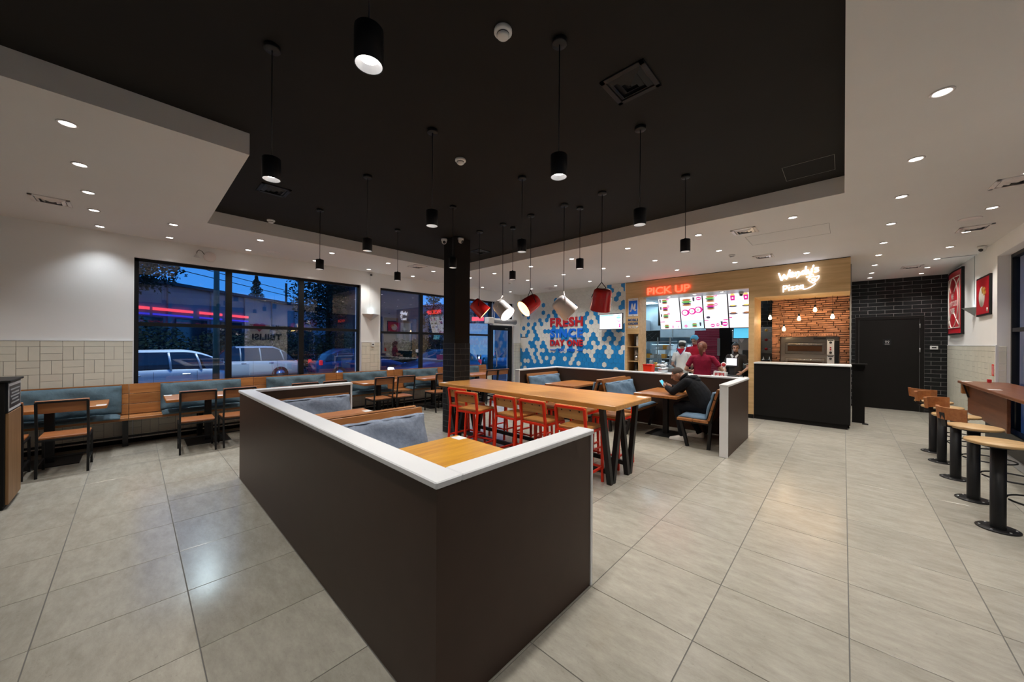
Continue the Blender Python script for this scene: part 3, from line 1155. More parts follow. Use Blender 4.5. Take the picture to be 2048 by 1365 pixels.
sconce((XL, 3.75, 2.21), 0, 'folded steel triangular sconce on the white pier between the windows')
sconce((XR, 10.36, 2.245), math.pi, 'folded steel triangular sconce between the two red posters')
cb = tag(MB().box(XR - .006, XR, 10.35, 10.37, 2.30, ZC).build('cable_duct', 'plastic_grey'), 'grey cable duct above the sconce between the posters', 'cable')
cb2 = tag(MB().box(1.30, XR, 10.21, 10.23, ZC - .008, ZC).build('cable_duct', 'plastic_grey'), 'thin grey cable duct across the ceiling above the red posters', 'cable')

# ---- emergency light with gooseneck over the left window
t = thing('emergency_lamp', 'white round emergency lamp with curved cable above the street window', 'wall lamp', (XL, .89, 3.02))
MB().lathe([(0, 0), (.085, 0), (.085, .012), (.07, .03), (0, .036)], 28, (0, 0, 0), (1, 0, 0)).build('disc', 'white_enamel', t)
MB().tube([(.02, -.07, .02), (.02, -.10, .07), (.02, -.14, .09), (.02, -.165, .06), (.02, -.17, .02)], .005, 8).build('cable', 'plastic_dark', t)
MB().lathe([(.012, .045), (.03, 0), (.042, -.004), (.042, -.01), (0, -.01)], 16, (.05, -.17, -.03), (0, 0, 1)).build('sensor', 'plastic_white', t)

# ---- small wall controls
t = tag(MB().cbox(XL + .010, XL + .03, 3.76, 3.83, 1.46, 1.54, .003).build('thermostat', 'plastic_white'), 'white thermostat on the tiled pier between the windows', 'thermostat')
MB().box(.0, .002, -.02, .02, 0, .03).build('display', 'plastic_dark', t, (XL + .03, 3.795, 1.495))
t = tag(MB().cbox(1.455, 1.575, YD - .03, YD - .006, 1.47, 1.55, .004).build('thermostat', 'plastic_white'), 'white thermostat on the black brick wall beside the restroom door', 'thermostat')
MB().box(-.035, .035, 0, .002, -.012, .016).build('display', 'plastic_dark', t, (1.515, YD - .032, 1.51))
# ================================================================== furniture
# ---- booth partitions
def partition(name, label, walls, ends, top=1.005):
    """walls: boxes x0,x1,y0,y1 of dark panels with a white cap; ends: (x, y, along) end trims"""
    t = thing(name, label, 'partition')
    p = MB()
    for x0, x1, y0, y1 in walls:
        p.box(x0, x1, y0, y1, .004, top - .03)
    p.build('panel', 'laminate', t)
    for q, (x0, x1, y0, y1) in enumerate(walls):
        a, b_ = y0 - .012, y1 + .012
        if q:
            fy0, fy1 = walls[0][2] - .012, walls[0][3] + .012
            if y0 > walls[0][2]:
                a, b_ = fy1 + .0005, y1 + .027
            else:
                a, b_ = y0 - .032, fy0 - .0005
        MB().cbox(x0 - .012, x1 + .012, a, b_, top - .03, top, .005).build('cap', 'white_trim', t)
    for x0, x1, y0, y1 in ends:
        MB().cbox(x0 - .006, x1 + .006, y0, y1, 0, top - .03, .004).build('end_trim', 'white_trim', t)
    return t


partition('booth_partition', 'dark brown booth partition with white cap in the foreground',
          [(-5.03, -1.185, .83, .94), (-5.03, -4.93, .94, 2.03), (-1.285, -1.185, .94, 2.01)],
          [(-5.03, -4.93, 2.03, 2.055), (-1.285, -1.185, 2.01, 2.035)])
partition('booth_partition', 'dark brown booth partition with white cap before the pick-up counter',
          [(-5.09, -1.155, 6.90, 7.0), (-5.09, -4.99, 5.57, 6.90), (-1.245, -1.155, 5.57, 6.90)],
          [(-5.09, -4.99, 5.54, 5.57), (-1.245, -1.155, 5.54, 5.57)])


# ---- booth benches: facing +X in their own space, length along Y
def rot_plank(mb, x, z, ang, w, t, y0, y1, c=.004):
    """plank of height w leaning back by ang from (x,z)"""
    mb.T = Matrix.Translation((x, 0, z)) @ Matrix.Rotation(-ang, 4, 'Y')
    mb.cbox(-t, 0, y0, y1, 0, w, c)
    mb.T = None


def make_bench(label, L):
    t = thing('booth_bench', label, 'bench', group='slatted booth benches')
    for x0, x1 in ((.0, .212), (.222, .44)):
        MB().cbox(x0, x1, 0, L, .392, .43, .004).build('seat_plank', 'wood_bench', t)
    a = R(15)
    for k in range(3):
        b = MB()
        s = .015 + k * .164
        rot_plank(b, .02 - math.sin(a) * s, .425 + math.cos(a) * s, a, .156, .034, 0, L)
        b.build('back_plank', 'wood_bench', t)
    for y in (.06, L - .06):
        MB().bar((.40, y, .392), (.30, y, .0), .04, .05, (0, 1, 0)).build('leg', 'steel_black', t)
        MB().bar((-.02, y, .40), (-.02 + .03, y, .0), .04, .05, (0, 1, 0)).build('leg', 'steel_black', t)
        MB().box(-.04, .40, y - .02, y + .02, .362, .392).build('seat_rail', 'steel_black', t)
        MB().bar((-.015, y, .40), (-.125, y, .86), .03, .045, (0, 1, 0)).build('back_post', 'steel_black', t)
    return t


def cushion_mesh(w, h, d, n=26, m=12, seed=1, wr=1.0, name='cushion'):
    """soft slip-covered pad: w along Y, h along Z, d thick along X (front +X)"""
    rnd_ = random.Random(seed)
    ph = [rnd_.uniform(0, 6.28) for _ in range(6)]

    def off(u, v):
        e = min(u, 1 - u, v * .8, (1 - v) * .8)
        puff = min(1, e / .10) ** .5
        f = .35 + .65 * puff
        wob = .016 * wr * math.sin(u * 31 + ph[0] + 2.2 * math.sin(v * 3 + ph[1])) * max(0, v - .45) + .010 * wr * math.sin(u * 13 + v * 9 + ph[2])
        corner = math.exp(-((u - .0) ** 2 + (v - 1) ** 2) / .03) + math.exp(-((u - 1) ** 2 + (v - 1) ** 2) / .03)
        wob += .012 * wr * corner * math.sin((u + v) * 40 + ph[3])
        return d * f + wob
    vs = []
    for j in range(m + 1):
        for i in range(n + 1):
            u, v = i / n, j / m
            sag = .008 * wr * math.sin(u * math.pi) * v
            vs.append((off(u, v), (u - .5) * w, v * h - sag))
    k = len(vs)
    for j in range(m + 1):
        for i in range(n + 1):
            u, v = i / n, j / m
            vs.append((0, (u - .5) * w, v * h))
    fs = []
    I = lambda i, j: j * (n + 1) + i
    for j in range(m):
        for i in range(n):
            fs.append((I(i, j), I(i + 1, j), I(i + 1, j + 1), I(i, j + 1)))
            fs.append((k + I(i, j), k + I(i, j + 1), k + I(i + 1, j + 1), k + I(i + 1, j)))
    for i in range(n):
        fs.append((I(i, 0), k + I(i, 0), k + I(i + 1, 0), I(i + 1, 0)))
        fs.append((I(i, m), I(i + 1, m), k + I(i + 1, m), k + I(i, m)))
    for j in range(m):
        fs.append((I(0, j), I(0, j + 1), k + I(0, j + 1), k + I(0, j)))
        fs.append((I(n, j), k + I(n, j), k + I(n, j + 1), I(n, j + 1)))
    return vs, fs


def cushion(name, label, mat, w, h, d, base, rz, lean, group, seed, wr=1.0, flap=0.):
    """pad standing at base, its front towards local +X turned by rz, leaning back by lean; flap: part folded over the back's top"""
    T = Matrix.Translation(base) @ Matrix.Rotation(rz, 4, 'Z') @ Matrix.Rotation(-lean, 4, 'Y')
    vs, fs = cushion_mesh(w, h, d, seed=seed, wr=wr)
    b = MB()
    b.add(vs, fs, True)
    if flap:
        b.add(*_fold(w, h, flap), True)
    o = b.build(name, mat)
    o.matrix_world = T
    return tag(o, label, 'cushion', group)


def _fold(w, h, flap):
    n = 14
    vs = []
    for i in range(n + 1):
        y = (i / n - .5) * w
        wv = .004 * math.sin(i * 2.1)
        vs += [(.03, y, h - .012), (.018, y, h + .006 + wv), (-flap * .5, y, h + .008 + wv), (-flap, y, h + .002), (-flap - .006, y, h - .03)]
    fs = [(i * 5 + k, (i + 1) * 5 + k, (i + 1) * 5 + k + 1, i * 5 + k + 1) for i in range(n) for k in range(4)]
    return vs, fs


def booth_set(y0, L, mat, where, tag_):
    """two tables and four benches inside one partition; left bench, a back-to-back pair, right bench"""
    spec = [(-4.83, 0, 'against the left end of the %s' % where), (-3.38, math.pi, 'left in the back-to-back pair, %s' % where),
            (-3.03, 0, 'right in the back-to-back pair, %s' % where), (-1.44, math.pi, 'against the right end of the %s' % where)]
    for k, (x, rz, ds) in enumerate(spec):
        be = make_bench('slatted booth bench ' + ds, L)
        be.location = (x, y0 if rz == 0 else y0 + L, 0)
        be.rotation_euler = (0, 0, rz)
        sg = 1 if rz == 0 else -1
        cy = y0 + L / 2
        cushion('back_cushion', '%s back cushion on the bench %s' % (tag_, ds), mat, L - .02, .405, .05,
                (x + sg * .028, cy, .455), rz, R(15), 'booth back cushions', 10 + k, .8, .05)
        vs, fs = cushion_mesh(L - .12, .38, .045, seed=30 + k, wr=.5)
        b = MB().add(vs, fs, True)
        o = b.build('seat_cushion', mat)
        o.matrix_world = Matrix.Translation((x + sg * (.055 + .38), cy, .432)) @ Matrix.Rotation(rz, 4, 'Z') @ Matrix.Rotation(R(-90), 4, 'Y')
        tag(o, '%s seat cushion on the bench %s' % (tag_, ds), 'cushion', 'booth seat cushions')


booth_set(.96, 1.05, 'cushion_denim', 'foreground booth', 'grey denim')
booth_set(5.74, 1.12, 'cushion_booth', 'far booth', 'pale blue')


def pedestal_table(label, x0, x1, y0, y1, top=.735, mat='wood_table', group='wooden pedestal tables', stickers=()):
    cx, cy = (x0 + x1) / 2, (y0 + y1) / 2
    t = thing('pedestal_table', label, 'table', (cx, cy, 0), 0, group)
    a, b_ = (x1 - x0) / 2, (y1 - y0) / 2
    MB().cbox(-a, a, -b_, b_, top - .042, top, .005).build('table_top', mat, t)
    MB().cbox(-.04, .04, -.04, .04, .012, top - .042, .004).build('post', 'steel_black', t)
    MB().cbox(-.26, .26, -.26, .26, 0, .012, .003).build('base_plate', 'steel_black', t)
    MB().box(-.2, .2, -.2, .2, top - .05, top - .042).build('fixing_plate', 'steel_black', t)
    for sx_, sy_ in stickers:
        MB().box(sx_ * (a - .06) - .055, sx_ * (a - .06) + .055, sy_ * (b_ - .05) - .045, sy_ * (b_ - .05) + .045, top, top + .0012).build('table_number', 'plastic_white', t)
    return t


pedestal_table('worn wood table painted in lit orange in the near corner of the foreground booth', -2.52, -1.80, .98, 1.98, mat='wood_table_lit', stickers=((-.9, 1),))
pedestal_table('wooden table at the far end of the foreground booth', -4.40, -3.72, .98, 1.97, stickers=((-.4, 1),))
pedestal_table('wooden table the man in black leans on', -2.60, -1.90, 5.80, 6.86, .73, stickers=((-1, -1),))
pedestal_table('wooden table at the left of the far booth', -4.50, -3.80, 5.80, 6.86, .73, stickers=((-1, -1),))

# ---- long bench under the street windows
wb_ = thing('window_bench', 'long slatted wooden bench running under the street windows', 'bench')
segs = [(-1.7, -.05), (-.045, 1.5), (1.505, 2.95), (2.955, 4.28), (4.285, 5.68), (5.685, 7.3)]
for y0, y1 in segs:
    for x0, x1 in ((-7.52 - .2, -7.52), (-7.93, -7.73)):
        MB().cbox(x0, x1, y0, y1 - .0, .41, .45, .004).build('seat_plank', 'wood_bench', wb_)
    for k in range(3):
        b = MB()
        s = .012 + k * .152
        rot_plank(b, -7.84 - math.sin(R(8)) * s, .45 + math.cos(R(8)) * s, R(8), .146, .034, y0, y1, .003)
        b.build('back_plank', 'wood_bench', wb_)
for y in (-1.5, -.08, .75, 1.5, 2.95, 4.28, 5.68, 7.1):
    MB().bar((-7.60, y, .41), (-7.76, y, 0), .05, .06, (0, 1, 0)).build('leg', 'steel_black', wb_)
    MB().bar((-7.90, y, .41), (-7.90, y, 0), .05, .05, (0, 1, 0)).build('leg', 'steel_black', wb_)
MB().box(-7.80, -7.77, -1.6, 7.2, .12, .15).build('rail', 'steel_black', wb_)
CUS = [(-1.14, -.12), (.29, 1.31), (1.69, 2.72), (3.08, 4.08), (4.50, 5.51), (5.95, 6.95)]
for k, (y0, y1) in enumerate(CUS):
    cushion('back_cushion', 'blue-grey back cushion on the window bench, %s from the left' % ORD[k], 'cushion_blue', y1 - y0, .42, .05,
            (-7.815, (y0 + y1) / 2, .475), 0, R(8), 'blue-grey back cushions on the window bench', 50 + k, 1.0, .0)
    vs, fs = cushion_mesh(y1 - y0 - .02, .34, .045, seed=70 + k, wr=.5)
    o = MB().add(vs, fs, True).build('seat_cushion', 'cushion_blue')
    o.matrix_world = Matrix.Translation((-7.79 + .34, (y0 + y1) / 2, .452)) @ Matrix.Rotation(R(-90), 4, 'Y')
    tag(o, 'blue-grey seat cushion on the window bench, %s from the left' % ORD[k], 'cushion', 'blue-grey seat cushions on the window bench')

TB = [(-1.22, -.235), (.315, 1.30), (1.72, 2.70), (3.16, 4.10), (4.55, 5.50), (5.98, 6.92)]
for k, (y0, y1) in enumerate(TB):
    pedestal_table('wooden table at the window bench, %s from the left' % ORD[k], -7.68, -7.02, y0, y1, .72, group='tables along the window bench',
                   stickers=((1, 1),) if k == 0 else ((-1, -1), (1, .3)) if k == 1 else ((1, -1), (1, .4)))


# ---- chairs: seat centre at the origin, sitter faces +Y
def make_chair(name, label, group, W_=.40, D_=.40, seat=.45, top=.87, steel='steel_black', wd_='wood_seat_dark', splay=.03, rest=.14, tb=.022):
    t = thing(name, label, 'chair', group=group)
    a, d = W_ / 2, D_ / 2
    ply = MB().cbox(-a + .012, a - .012, -d + .02, d + .01, seat - .028, seat, .006)
    ply.build('seat', wd_, t)
    bk = MB()
    zb = top - .145
    ys = lambda z: -d + .01 - (z - seat) * .17
    bk.T = Matrix.Translation((0, ys(zb) + .014, zb)) @ Matrix.Rotation(R(9.5), 4, 'X')
    bk.cbox(-a - .0, a + .0, -.0, .026, .0, .15, .006)
    bk.T = None
    bk.build('backrest', wd_, t)
    for s in (-1, 1):
        x = s * (a - .012)
        MB().bar((x, -d - splay, 0), (x, -d + .012, seat - .03), tb, tb, (0, 1, 0)).bar((x, -d + .012, seat - .035), (x, ys(top - .012), top - .012), tb, tb, (0, 1, 0)).build('leg', steel, t)
        MB().bar((x, d + splay * .3, 0), (x, d - .015, seat - .03), tb, tb, (0, 1, 0)).build('leg', steel, t)
        MB().bar((x, -d + .01, seat - .04), (x, d - .012, seat - .04), tb * .9).build('seat_rail', steel, t)
        MB().bar((x, -d - splay * .7, rest), (x, d + splay * .2, rest), tb * .8).build('stretcher', steel, t)
    MB().bar((-a + .012, ys(top - .012), top - .012), (a - .012, ys(top - .012), top - .012), tb, tb).build('back_rail', steel, t)
    MB().bar((-a, -d + .01, seat - .04), (a, -d + .01, seat - .04), tb * .9).build('seat_frame', steel, t)
    MB().bar((-a, d - .012, seat - .04), (a, d - .012, seat - .04), tb * .9).build('seat_frame', steel, t)
    MB().bar((-a + .01, d + splay * .2, rest), (a - .01, d + splay * .2, rest), tb * .8).build('footrest', steel, t)
    if steel == 'red_steel':
        for s in (-1, 0, 1):
            MB().lathe([(0, 0), (.008, 0), (.006, .005), (0, .006)], 10, (s * .11, ys(top - .05) - .004 + .012, top - .05), (0, -1, -.1)).build('bolt', 'plastic_dark', t)
    return t


ch0 = make_chair('dining_chair', 'x', 'black steel and wood chairs along the window bench')
CH = [(-1.03, 'dining chair cut off by the kiosk at the far left'), (-.555, 'dining chair with wooden slat back nearest the kiosk'),
      (.63, 'dining chair left of the foreground booth, first at the second bench table'), (1.09, 'dining chair partly hidden by the left end of the foreground booth'),
      (1.98, 'dining chair whose top rail just shows over the booth, left one'), (2.45, 'dining chair whose top rail just shows over the booth, right one'),
      (3.38, 'dining chair left of the two at the fourth bench table'), (3.86, 'dining chair right of the two at the fourth bench table'),
      (4.78, 'dining chair beside the brick column, left of it'), (5.25, 'dining chair hidden behind the brick column'),
      (6.30, 'dining chair near the entrance, left of the pair'), (6.72, 'dining chair near the entrance, right of the pair')]
for k, (y, lb) in enumerate(CH):
    lb = 'black steel ' + lb
    loc = (-6.83, y, 0)
    if k == 0:
        ch0.location = loc
        ch0.rotation_euler = (0, 0, R(90))
        ch0['label'] = lb
    else:
        clone(ch0, lb, loc, R(90 + random.uniform(-2, 2)))

# ---- bar table with W-shaped legs
bt = thing('bar_table', 'long high wooden bar table with W-shaped black legs', 'table', (-3.25, 3.845, 0))
MB().cbox(-1.545, 1.545, -.465, .465, .862, .915, .006).build('table_top', 'wood_bar', bt)
for s in (-1, 1):
    x = 1.37 * s
    L_ = MB()
    for c in (-.21, .21):
        L_.bar((x, c - .21, .862), (x, c - .025, .0), .055, .055, (1, 0, 0))
        L_.bar((x, c + .21, .862), (x, c + .025, .0), .055, .055, (1, 0, 0))
    L_.build('leg', 'steel_black', bt)
    MB().box(x - .03, x + .03, -.44, .44, .846, .862).build('leg_plate', 'steel_black', bt)
for y in (-.21, .21):
    MB().box(-1.36, 1.36, y - .02, y + .02, .10, .15).build('beam', 'steel_black', bt)
for sx_, sy_ in ((-1, -1), (1, .9)):
    MB().box(sx_ * 1.47 - .055, sx_ * 1.47 + .055, sy_ * .40 - .045, sy_ * .40 + .045, .915, .9162).build('table_number', 'plastic_white', bt)
rc0 = make_chair('bar_chair', 'x', 'red steel bar chairs around the bar table', .385, .38, .65, .885, 'red_steel', 'wood_seat', .03, .17, .026)
NEAR = [-4.195, -3.80, -3.13, -2.68, -2.155]
for k, x in enumerate(NEAR):
    lb = 'red steel bar chair on the near side of the bar table, %s from the left' % ORD[k]
    if k == 0:
        rc0.location = (x, 3.49, 0)
        rc0['label'] = lb
        rc0.rotation_euler = (0, 0, R(2))
    else:
        clone(rc0, lb, (x, 3.31 if k == 1 else 3.42, 0), R(9) if k == 1 else R(random.uniform(-3, 3)))
for k, x in enumerate([-4.15, -3.60, -3.15, -2.70, -2.20]):
    clone(rc0, 'red steel bar chair on the far side of the bar table, %s from the left' % ORD[k], (x, 4.28, 0), math.pi + R(random.uniform(-3, 3)))

# ---- swivel stools along the right counter
STOOL = {}


def make_stool(label, loc, rz):
    t = thing('bar_stool', label, 'stool', loc, 0, 'fixed swivel stools along the right counter')
    if not STOOL:
        STOOL['floor_flange'] = MB().lathe([(0, 0), (.118, 0), (.122, .003), (.122, .009), (.118, .012), (.04, .012)], 32).mesh('floor_flange', 'steel_black')
        STOOL['bolt'] = MB().lathe([(0, .018), (.008, .018), (.008, .010)], 8).mesh('bolt', 'steel')
        STOOL['post'] = MB().lathe([(.044, .010), (.044, .70), (0, .70)], 24).mesh('post', 'steel_black')
        STOOL['foot_ring'] = MB().tube([(.044 + .19 - .19 * math.cos(a), .19 * math.sin(a), .28) for a in [R(12 + 336 * k / 24) for k in range(25)]], .008, 8).mesh('foot_ring', 'steel_black')
        STOOL['seat_plate'] = MB().lathe([(0, .70), (.10, .70), (.10, .722), (0, .722)], 20).mesh('seat_plate', 'steel_black')
        STOOL['seat'] = MB().lathe([(0, .722), (.180, .722), (.188, .728), (.188, .742), (.182, .748), (0, .75)], 40).mesh('seat', 'wood_ply')
        n = 10
        vs = []
        for k in range(n + 1):
            a = math.pi + R(-46 + 92 * k / n)
            for rr_, z in ((.215, .80), (.240, .80), (.252, .925), (.227, .925)):
                vs.append((rr_ * math.cos(a), rr_ * math.sin(a), z))
        fs = [(k * 4 + i, k * 4 + (i + 1) % 4, (k + 1) * 4 + (i + 1) % 4, (k + 1) * 4 + i) for k in range(n) for i in range(4)]
        fs += [(3, 2, 1, 0), (n * 4, n * 4 + 1, n * 4 + 2, n * 4 + 3)]
        STOOL['backrest'] = MB().add(vs, fs).mesh('backrest', 'wood_seat_dark')
        STOOL['back_bracket'] = MB().bar((-.09, 0, .71), (-.225, 0, .735), .06, .012, (0, 0, 1)).bar((-.222, 0, .73), (-.242, 0, .87), .06, .012, (1, 0, 0)).mesh('back_bracket', 'steel_black')
    for nm in ('floor_flange', 'post', 'foot_ring'):
        put(nm, STOOL[nm], t)
    for k in range(6):
        put('bolt', STOOL['bolt'], t, (.098 * math.cos(k * 1.047), .098 * math.sin(k * 1.047), 0))
    for nm in ('seat_plate', 'seat', 'backrest', 'back_bracket')[:2 if rz > 3 else 4]:
        put(nm, STOOL[nm], t, None, (0, 0, rz))
    return t


for k, (y, rz) in enumerate(((5.034, 200), (5.817, 25), (6.60, -40), (7.396, -25), (8.02, 45))):
    make_stool('round wooden swivel stool on a black post at the right counter, %s' % ['nearest the camera', 'second from the camera', 'third from the camera', 'fourth from the camera', 'farthest from the camera'][k],
               (.965, y, 0), R(rz))

# ---- counter under the right window
rcn = thing('window_counter', 'dark wooden counter along the right window', 'counter', (1.59, 7.0, 0))
MB().cbox(-.25, .24, -2.2, 2.07, .962, 1.0, .006).build('counter_top', 'wood_counter', rcn)
MB().cbox(-.15, -.12, .2, 2.05, .50, .962, .004).build('apron_panel', 'wood_counter', rcn)
MB().cbox(-.22, -.15, 1.97, 2.05, .80, .962, .006).build('end_block', 'wood_bench', rcn)
MB().bar((-.21, 1.93, .955), (-.16, 1.93, .75), .012, .02).build('bracket', 'steel_black', rcn)
for y in (-1.9, -.2, 1.4):
    MB().box(.16, .20, y - .03, y + .03, .11, .962).build('leg', 'steel_black', rcn)
for y in (-1.2, .5, 1.9):
    MB().box(-.235, -.13, y - .05, y + .05, 1.0, 1.0012).build('table_number', 'plastic_white', rcn)
tag(MB().cbox(1.60, 1.72, 4.75, 9.0, .11, .42, .01).build('radiator', 'steel_black'), 'black heater box under the right window counter', 'heater')
t = tag(MB().cbox(-.02, .02, -.02, .02, 0, .05, .004).build('counter_box', 'sign_red', None, (1.62, 8.9, 1.0)), 'small dark red box on the end of the right counter', 'box')

# ---- kiosk at the left edge
kx = thing('waste_station', 'black waste station with timber side and framed notice at the left edge', 'waste station', (-5.88, -.785, 0))
MB().cbox(-.28, .28, -.75, -.02, .03, 1.17, .004).build('body', 'laminate_black', kx)
MB().box(-.27, .27, -.74, -.03, 0, .03).build('plinth', 'laminate_black', kx)
MB().cbox(-.26, .262, -.02, 0, .04, .885, .003).build('side_panel', 'wood_kiosk', kx)
MB().cbox(-.29, .29, -.76, .012, 1.17, 1.19, .004).build('top', 'laminate_black', kx)
nf = MB()
nf.box(-.27, .27, -.02, -.005, .89, 1.165)
nf.build('notice_frame', 'frame_black', kx)
sh = MB().box(-.25, .25, -.005, -.002, .90, 1.155).build('notice', 'plastic_white', kx)
MB().box(-.235, .235, -.002, -.001, .925, 1.13).build('print_field', 'plastic_dark', sh)
pl = MB()
for z, w in ((1.095, .38), (1.06, .30), (1.03, .36), (1.0, .26), (.965, .34)):
    pl.box(-w / 2, w / 2, -.001, 0.0, z - .007, z + .007)
pl.build('print_lines', 'plastic_grey', sh)
# ================================================================== signs on the hexagon wall
ws_ = thing('wall_slogan', 'red and blue raised FRESH SINCE DAY ONE lettering on the hexagon wall', 'sign', (-6.138, YH - .012, 0))
for txt, mat, z0, z1, sp_ in (('FRESH', 'sign_red', 2.067, 2.353, 1.16), ('SINCE', 'sign_blue', 1.731, 2.006, 1.16), ('DAY ONE', 'sign_red', 1.477, 1.676, 1.12)):
    letters('lettering_line', txt, mat, (0, 0, (z0 + z1) / 2), FACE_NEG_Y, ws_, extrude=.012, bold=.0085, width=1.183, height=z1 - z0, spacing=sp_)
letters('lettering_line', 'EST. 1969', 'sign_blue', (.02, 0, 1.358), FACE_NEG_Y, ws_, extrude=.012, bold=.004, spacing=1.1, width=.60, height=.09)
for x in (-.49, .49):
    MB().box(x - .10, x + .10, -.010, .010, 1.345, 1.370).build('rule', 'sign_blue', ws_)
# wall screen
tv = thing('wall_screen', 'black framed wall screen on an arm, white page showing', 'screen', (-4.56, 8.75, 2.15), R(-4))
MB().cbox(-.355, .355, -.018, .022, -.215, .215, .006).build('bezel', 'plastic_dark', tv)
pg = MB().box(-.335, .335, -.0205, -.018, -.195, .195).build('display', 'screen_white', tv)
MB().box(-.33, .10, -.0215, -.0205, .155, .185).build('banner', 'screen_cyan', pg)
dc = MB()
dc.m = 0
for x, z, a, b_ in ((.24, .10, .07, .03), (.24, .15, .05, .012)):
    dc.prism([(x + a * math.cos(t), z + b_ * math.sin(t)) for t in [k * .449 for k in range(14)]], .001, (0, -.0215, 0))
dc.build('bubble', 'screen_cyan', pg)
dc = MB()
for x, z, a, b_ in ((.20, .02, .02, .008), (.25, 0, .025, .01), (.29, .03, .02, .008), (.27, -.13, .025, .03), (.27, -.08, .03, .018)):
    dc.prism([(x + a * math.cos(t), z + b_ * math.sin(t)) for t in [k * .449 for k in range(14)]], .001, (0, -.0215, 0))
dc.build('picture', 'screen_magenta', pg)
MB().bar((0, .02, 0), (.02, .195, -.03), .05).cbox(-.1, .1, .185, .2, -.1, .1).build('wall_arm', 'plastic_dark', tv)
t = thing('paper_notice', 'white paper notice with dark header on the hexagon wall beside the door', 'notice', (-7.84, YH - .004, 1.58))
MB().box(-.118, .118, 0, .002, -.20, .165).build('sheet', 'poster_white', t)
MB().box(-.118, .118, -.001, .002, .165, .195).build('header', 'frame_black', t)

# ---- air curtain over the entrance
ac = thing('air_curtain', 'white and grey air curtain unit above the entrance door', 'air curtain', (-7.98, 7.28, 2.13))
MB().cbox(0, .20, 0, .24, .02, .21, .012).build('end_cap', 'plastic_white', ac)
MB().lathe([(.085, .24), (.085, 1.28), (0, 1.28)], 20, (.10, 0, .115), (0, 1, 0)).build('barrel', 'plastic_grey', ac)
MB().cbox(.02, .19, .2, 1.1, -.02, .03, .005).build('nozzle', 'plastic_white', ac)
MB().cbox(-.085, .03, .4, 1.2, .0, .20, .004).build('wall_bracket', 'plastic_white', ac)
MB().tube([(.05, .30, .20), (.05, .30, .72)], .012, 8).tube([(.05, .38, .20), (.05, .38, .72)], .012, 8).build('pipe', 'steel', ac)

# ---- pick-up signs
pu = thing('neon_sign', 'red neon PICK UP sign on the timber front', 'sign', (-3.147, YH - .03, 2.89))
letters('lettering', 'PICK UP', 'neon_red', (0, 0, 0), FACE_NEG_Y, pu, extrude=.010, bold=.004, width=1.01, height=.175)
for x in (-.45, .45):
    MB().box(x - .006, x + .006, .010, .03, -.006, .006).build('standoff', 'wood_wall', pu)

def stroke_sign(strokes, r, mat, name, parent, sx_=1., sz_=1., ox=0., oz=0., rise=0.):
    """script lettering bent from thick round tube"""
    b = MB()
    for s in strokes:
        pts = [Vector((ox + x * sx_, 0, oz + z * sz_ + (ox + x * sx_) * rise)) for x, z in s]
        out = []
        for i in range(len(pts) - 1):
            p0, p1, p2, p3 = pts[max(i - 1, 0)], pts[i], pts[i + 1], pts[min(i + 2, len(pts) - 1)]
            for k in range(4):
                t_ = k / 4
                out.append(.5 * ((2 * p1) + (p2 - p0) * t_ + (2 * p0 - 5 * p1 + 4 * p2 - p3) * t_ ** 2 + (3 * p1 - p0 - 3 * p2 + p3) * t_ ** 3))
        out.append(pts[-1])
        b.tube(out, r, 8)
        b.ball(out[0], r, 8, 6)
        b.ball(out[-1], r, 8, 6)
    return b.build(name, mat, parent)


wsn = thing('lit_sign', "white lit two-line script sign with a heart slice on the timber front", 'sign', (-.66, YH - .03, 2.86), 0)
Wn = [[(0, 1.0), (.12, .55), (.28, 0.0), (.5, .72), (.72, .05), (1.05, 1.15)],
      [(1.08, .42), (1.36, .55), (1.30, .78), (1.10, .62), (1.12, .25), (1.42, .22)],
      [(1.58, .68), (1.62, .22)], [(1.62, .45), (1.80, .70), (1.93, .55), (1.96, .24)],
      [(2.45, .62), (2.25, .66), (2.15, .42), (2.28, .24), (2.47, .40)], [(2.55, 1.15), (2.50, .60), (2.56, .22)],
      [(2.72, .66), (2.78, .34), (3.0, .34)], [(3.08, .70), (3.02, .20), (2.85, -.22), (2.62, -.18)],
      [(3.22, 1.10), (3.18, .92)],
      [(3.62, .70), (3.40, .72), (3.38, .56), (3.60, .46), (3.58, .26), (3.32, .26)]]
stroke_sign(Wn, .0140, 'neon_white', 'brand_script', wsn, .166, .150, -.303, .03, .13)
Pz = [[(0, 1.0), (0, 0)], [(0, 1.0), (.45, .95), (.45, .55), (.05, .45)], [(.72, .62), (.72, .12)], [(.74, .98), (.76, 1.0)],
      [(.98, .62), (1.30, .62), (1.0, .12), (1.34, .12)], [(1.52, .62), (1.86, .62), (1.56, .12), (1.90, .12)],
      [(2.40, .62), (2.15, .62), (2.06, .32), (2.2, .12), (2.42, .30)], [(2.44, .66), (2.46, .12)]]
stroke_sign(Pz, .0112, 'neon_white', 'word_script', wsn, .125, .112, -.23, -.215, .10)
stroke_sign([[(-.02, .05), (.05, .12), (.16, .13), (.25, .08)], [(.03, -.17), (.12, -.20), (.22, -.16), (.28, -.11)],
             [(.17, .0), (.22, .045), (.29, .04), (.335, .055), (.33, .0), (.28, -.06), (.24, -.085), (.17, -.02)], [(.22, .0), (.28, .0)], [(.22, -.04), (.28, -.03)]],
            .009, 'neon_white', 'heart_slice', wsn, .92, .92, 0, -.03)
for x_, z_ in ((-.285, .0), (-.10, .05), (.12, .08), (.27, .11), (-.22, -.20), (.0, -.18), (.24, -.06)):
    MB().tube([(x_, .004, z_), (x_, .03, z_)], .004, 6).build('standoff', 'plastic_grey', wsn)
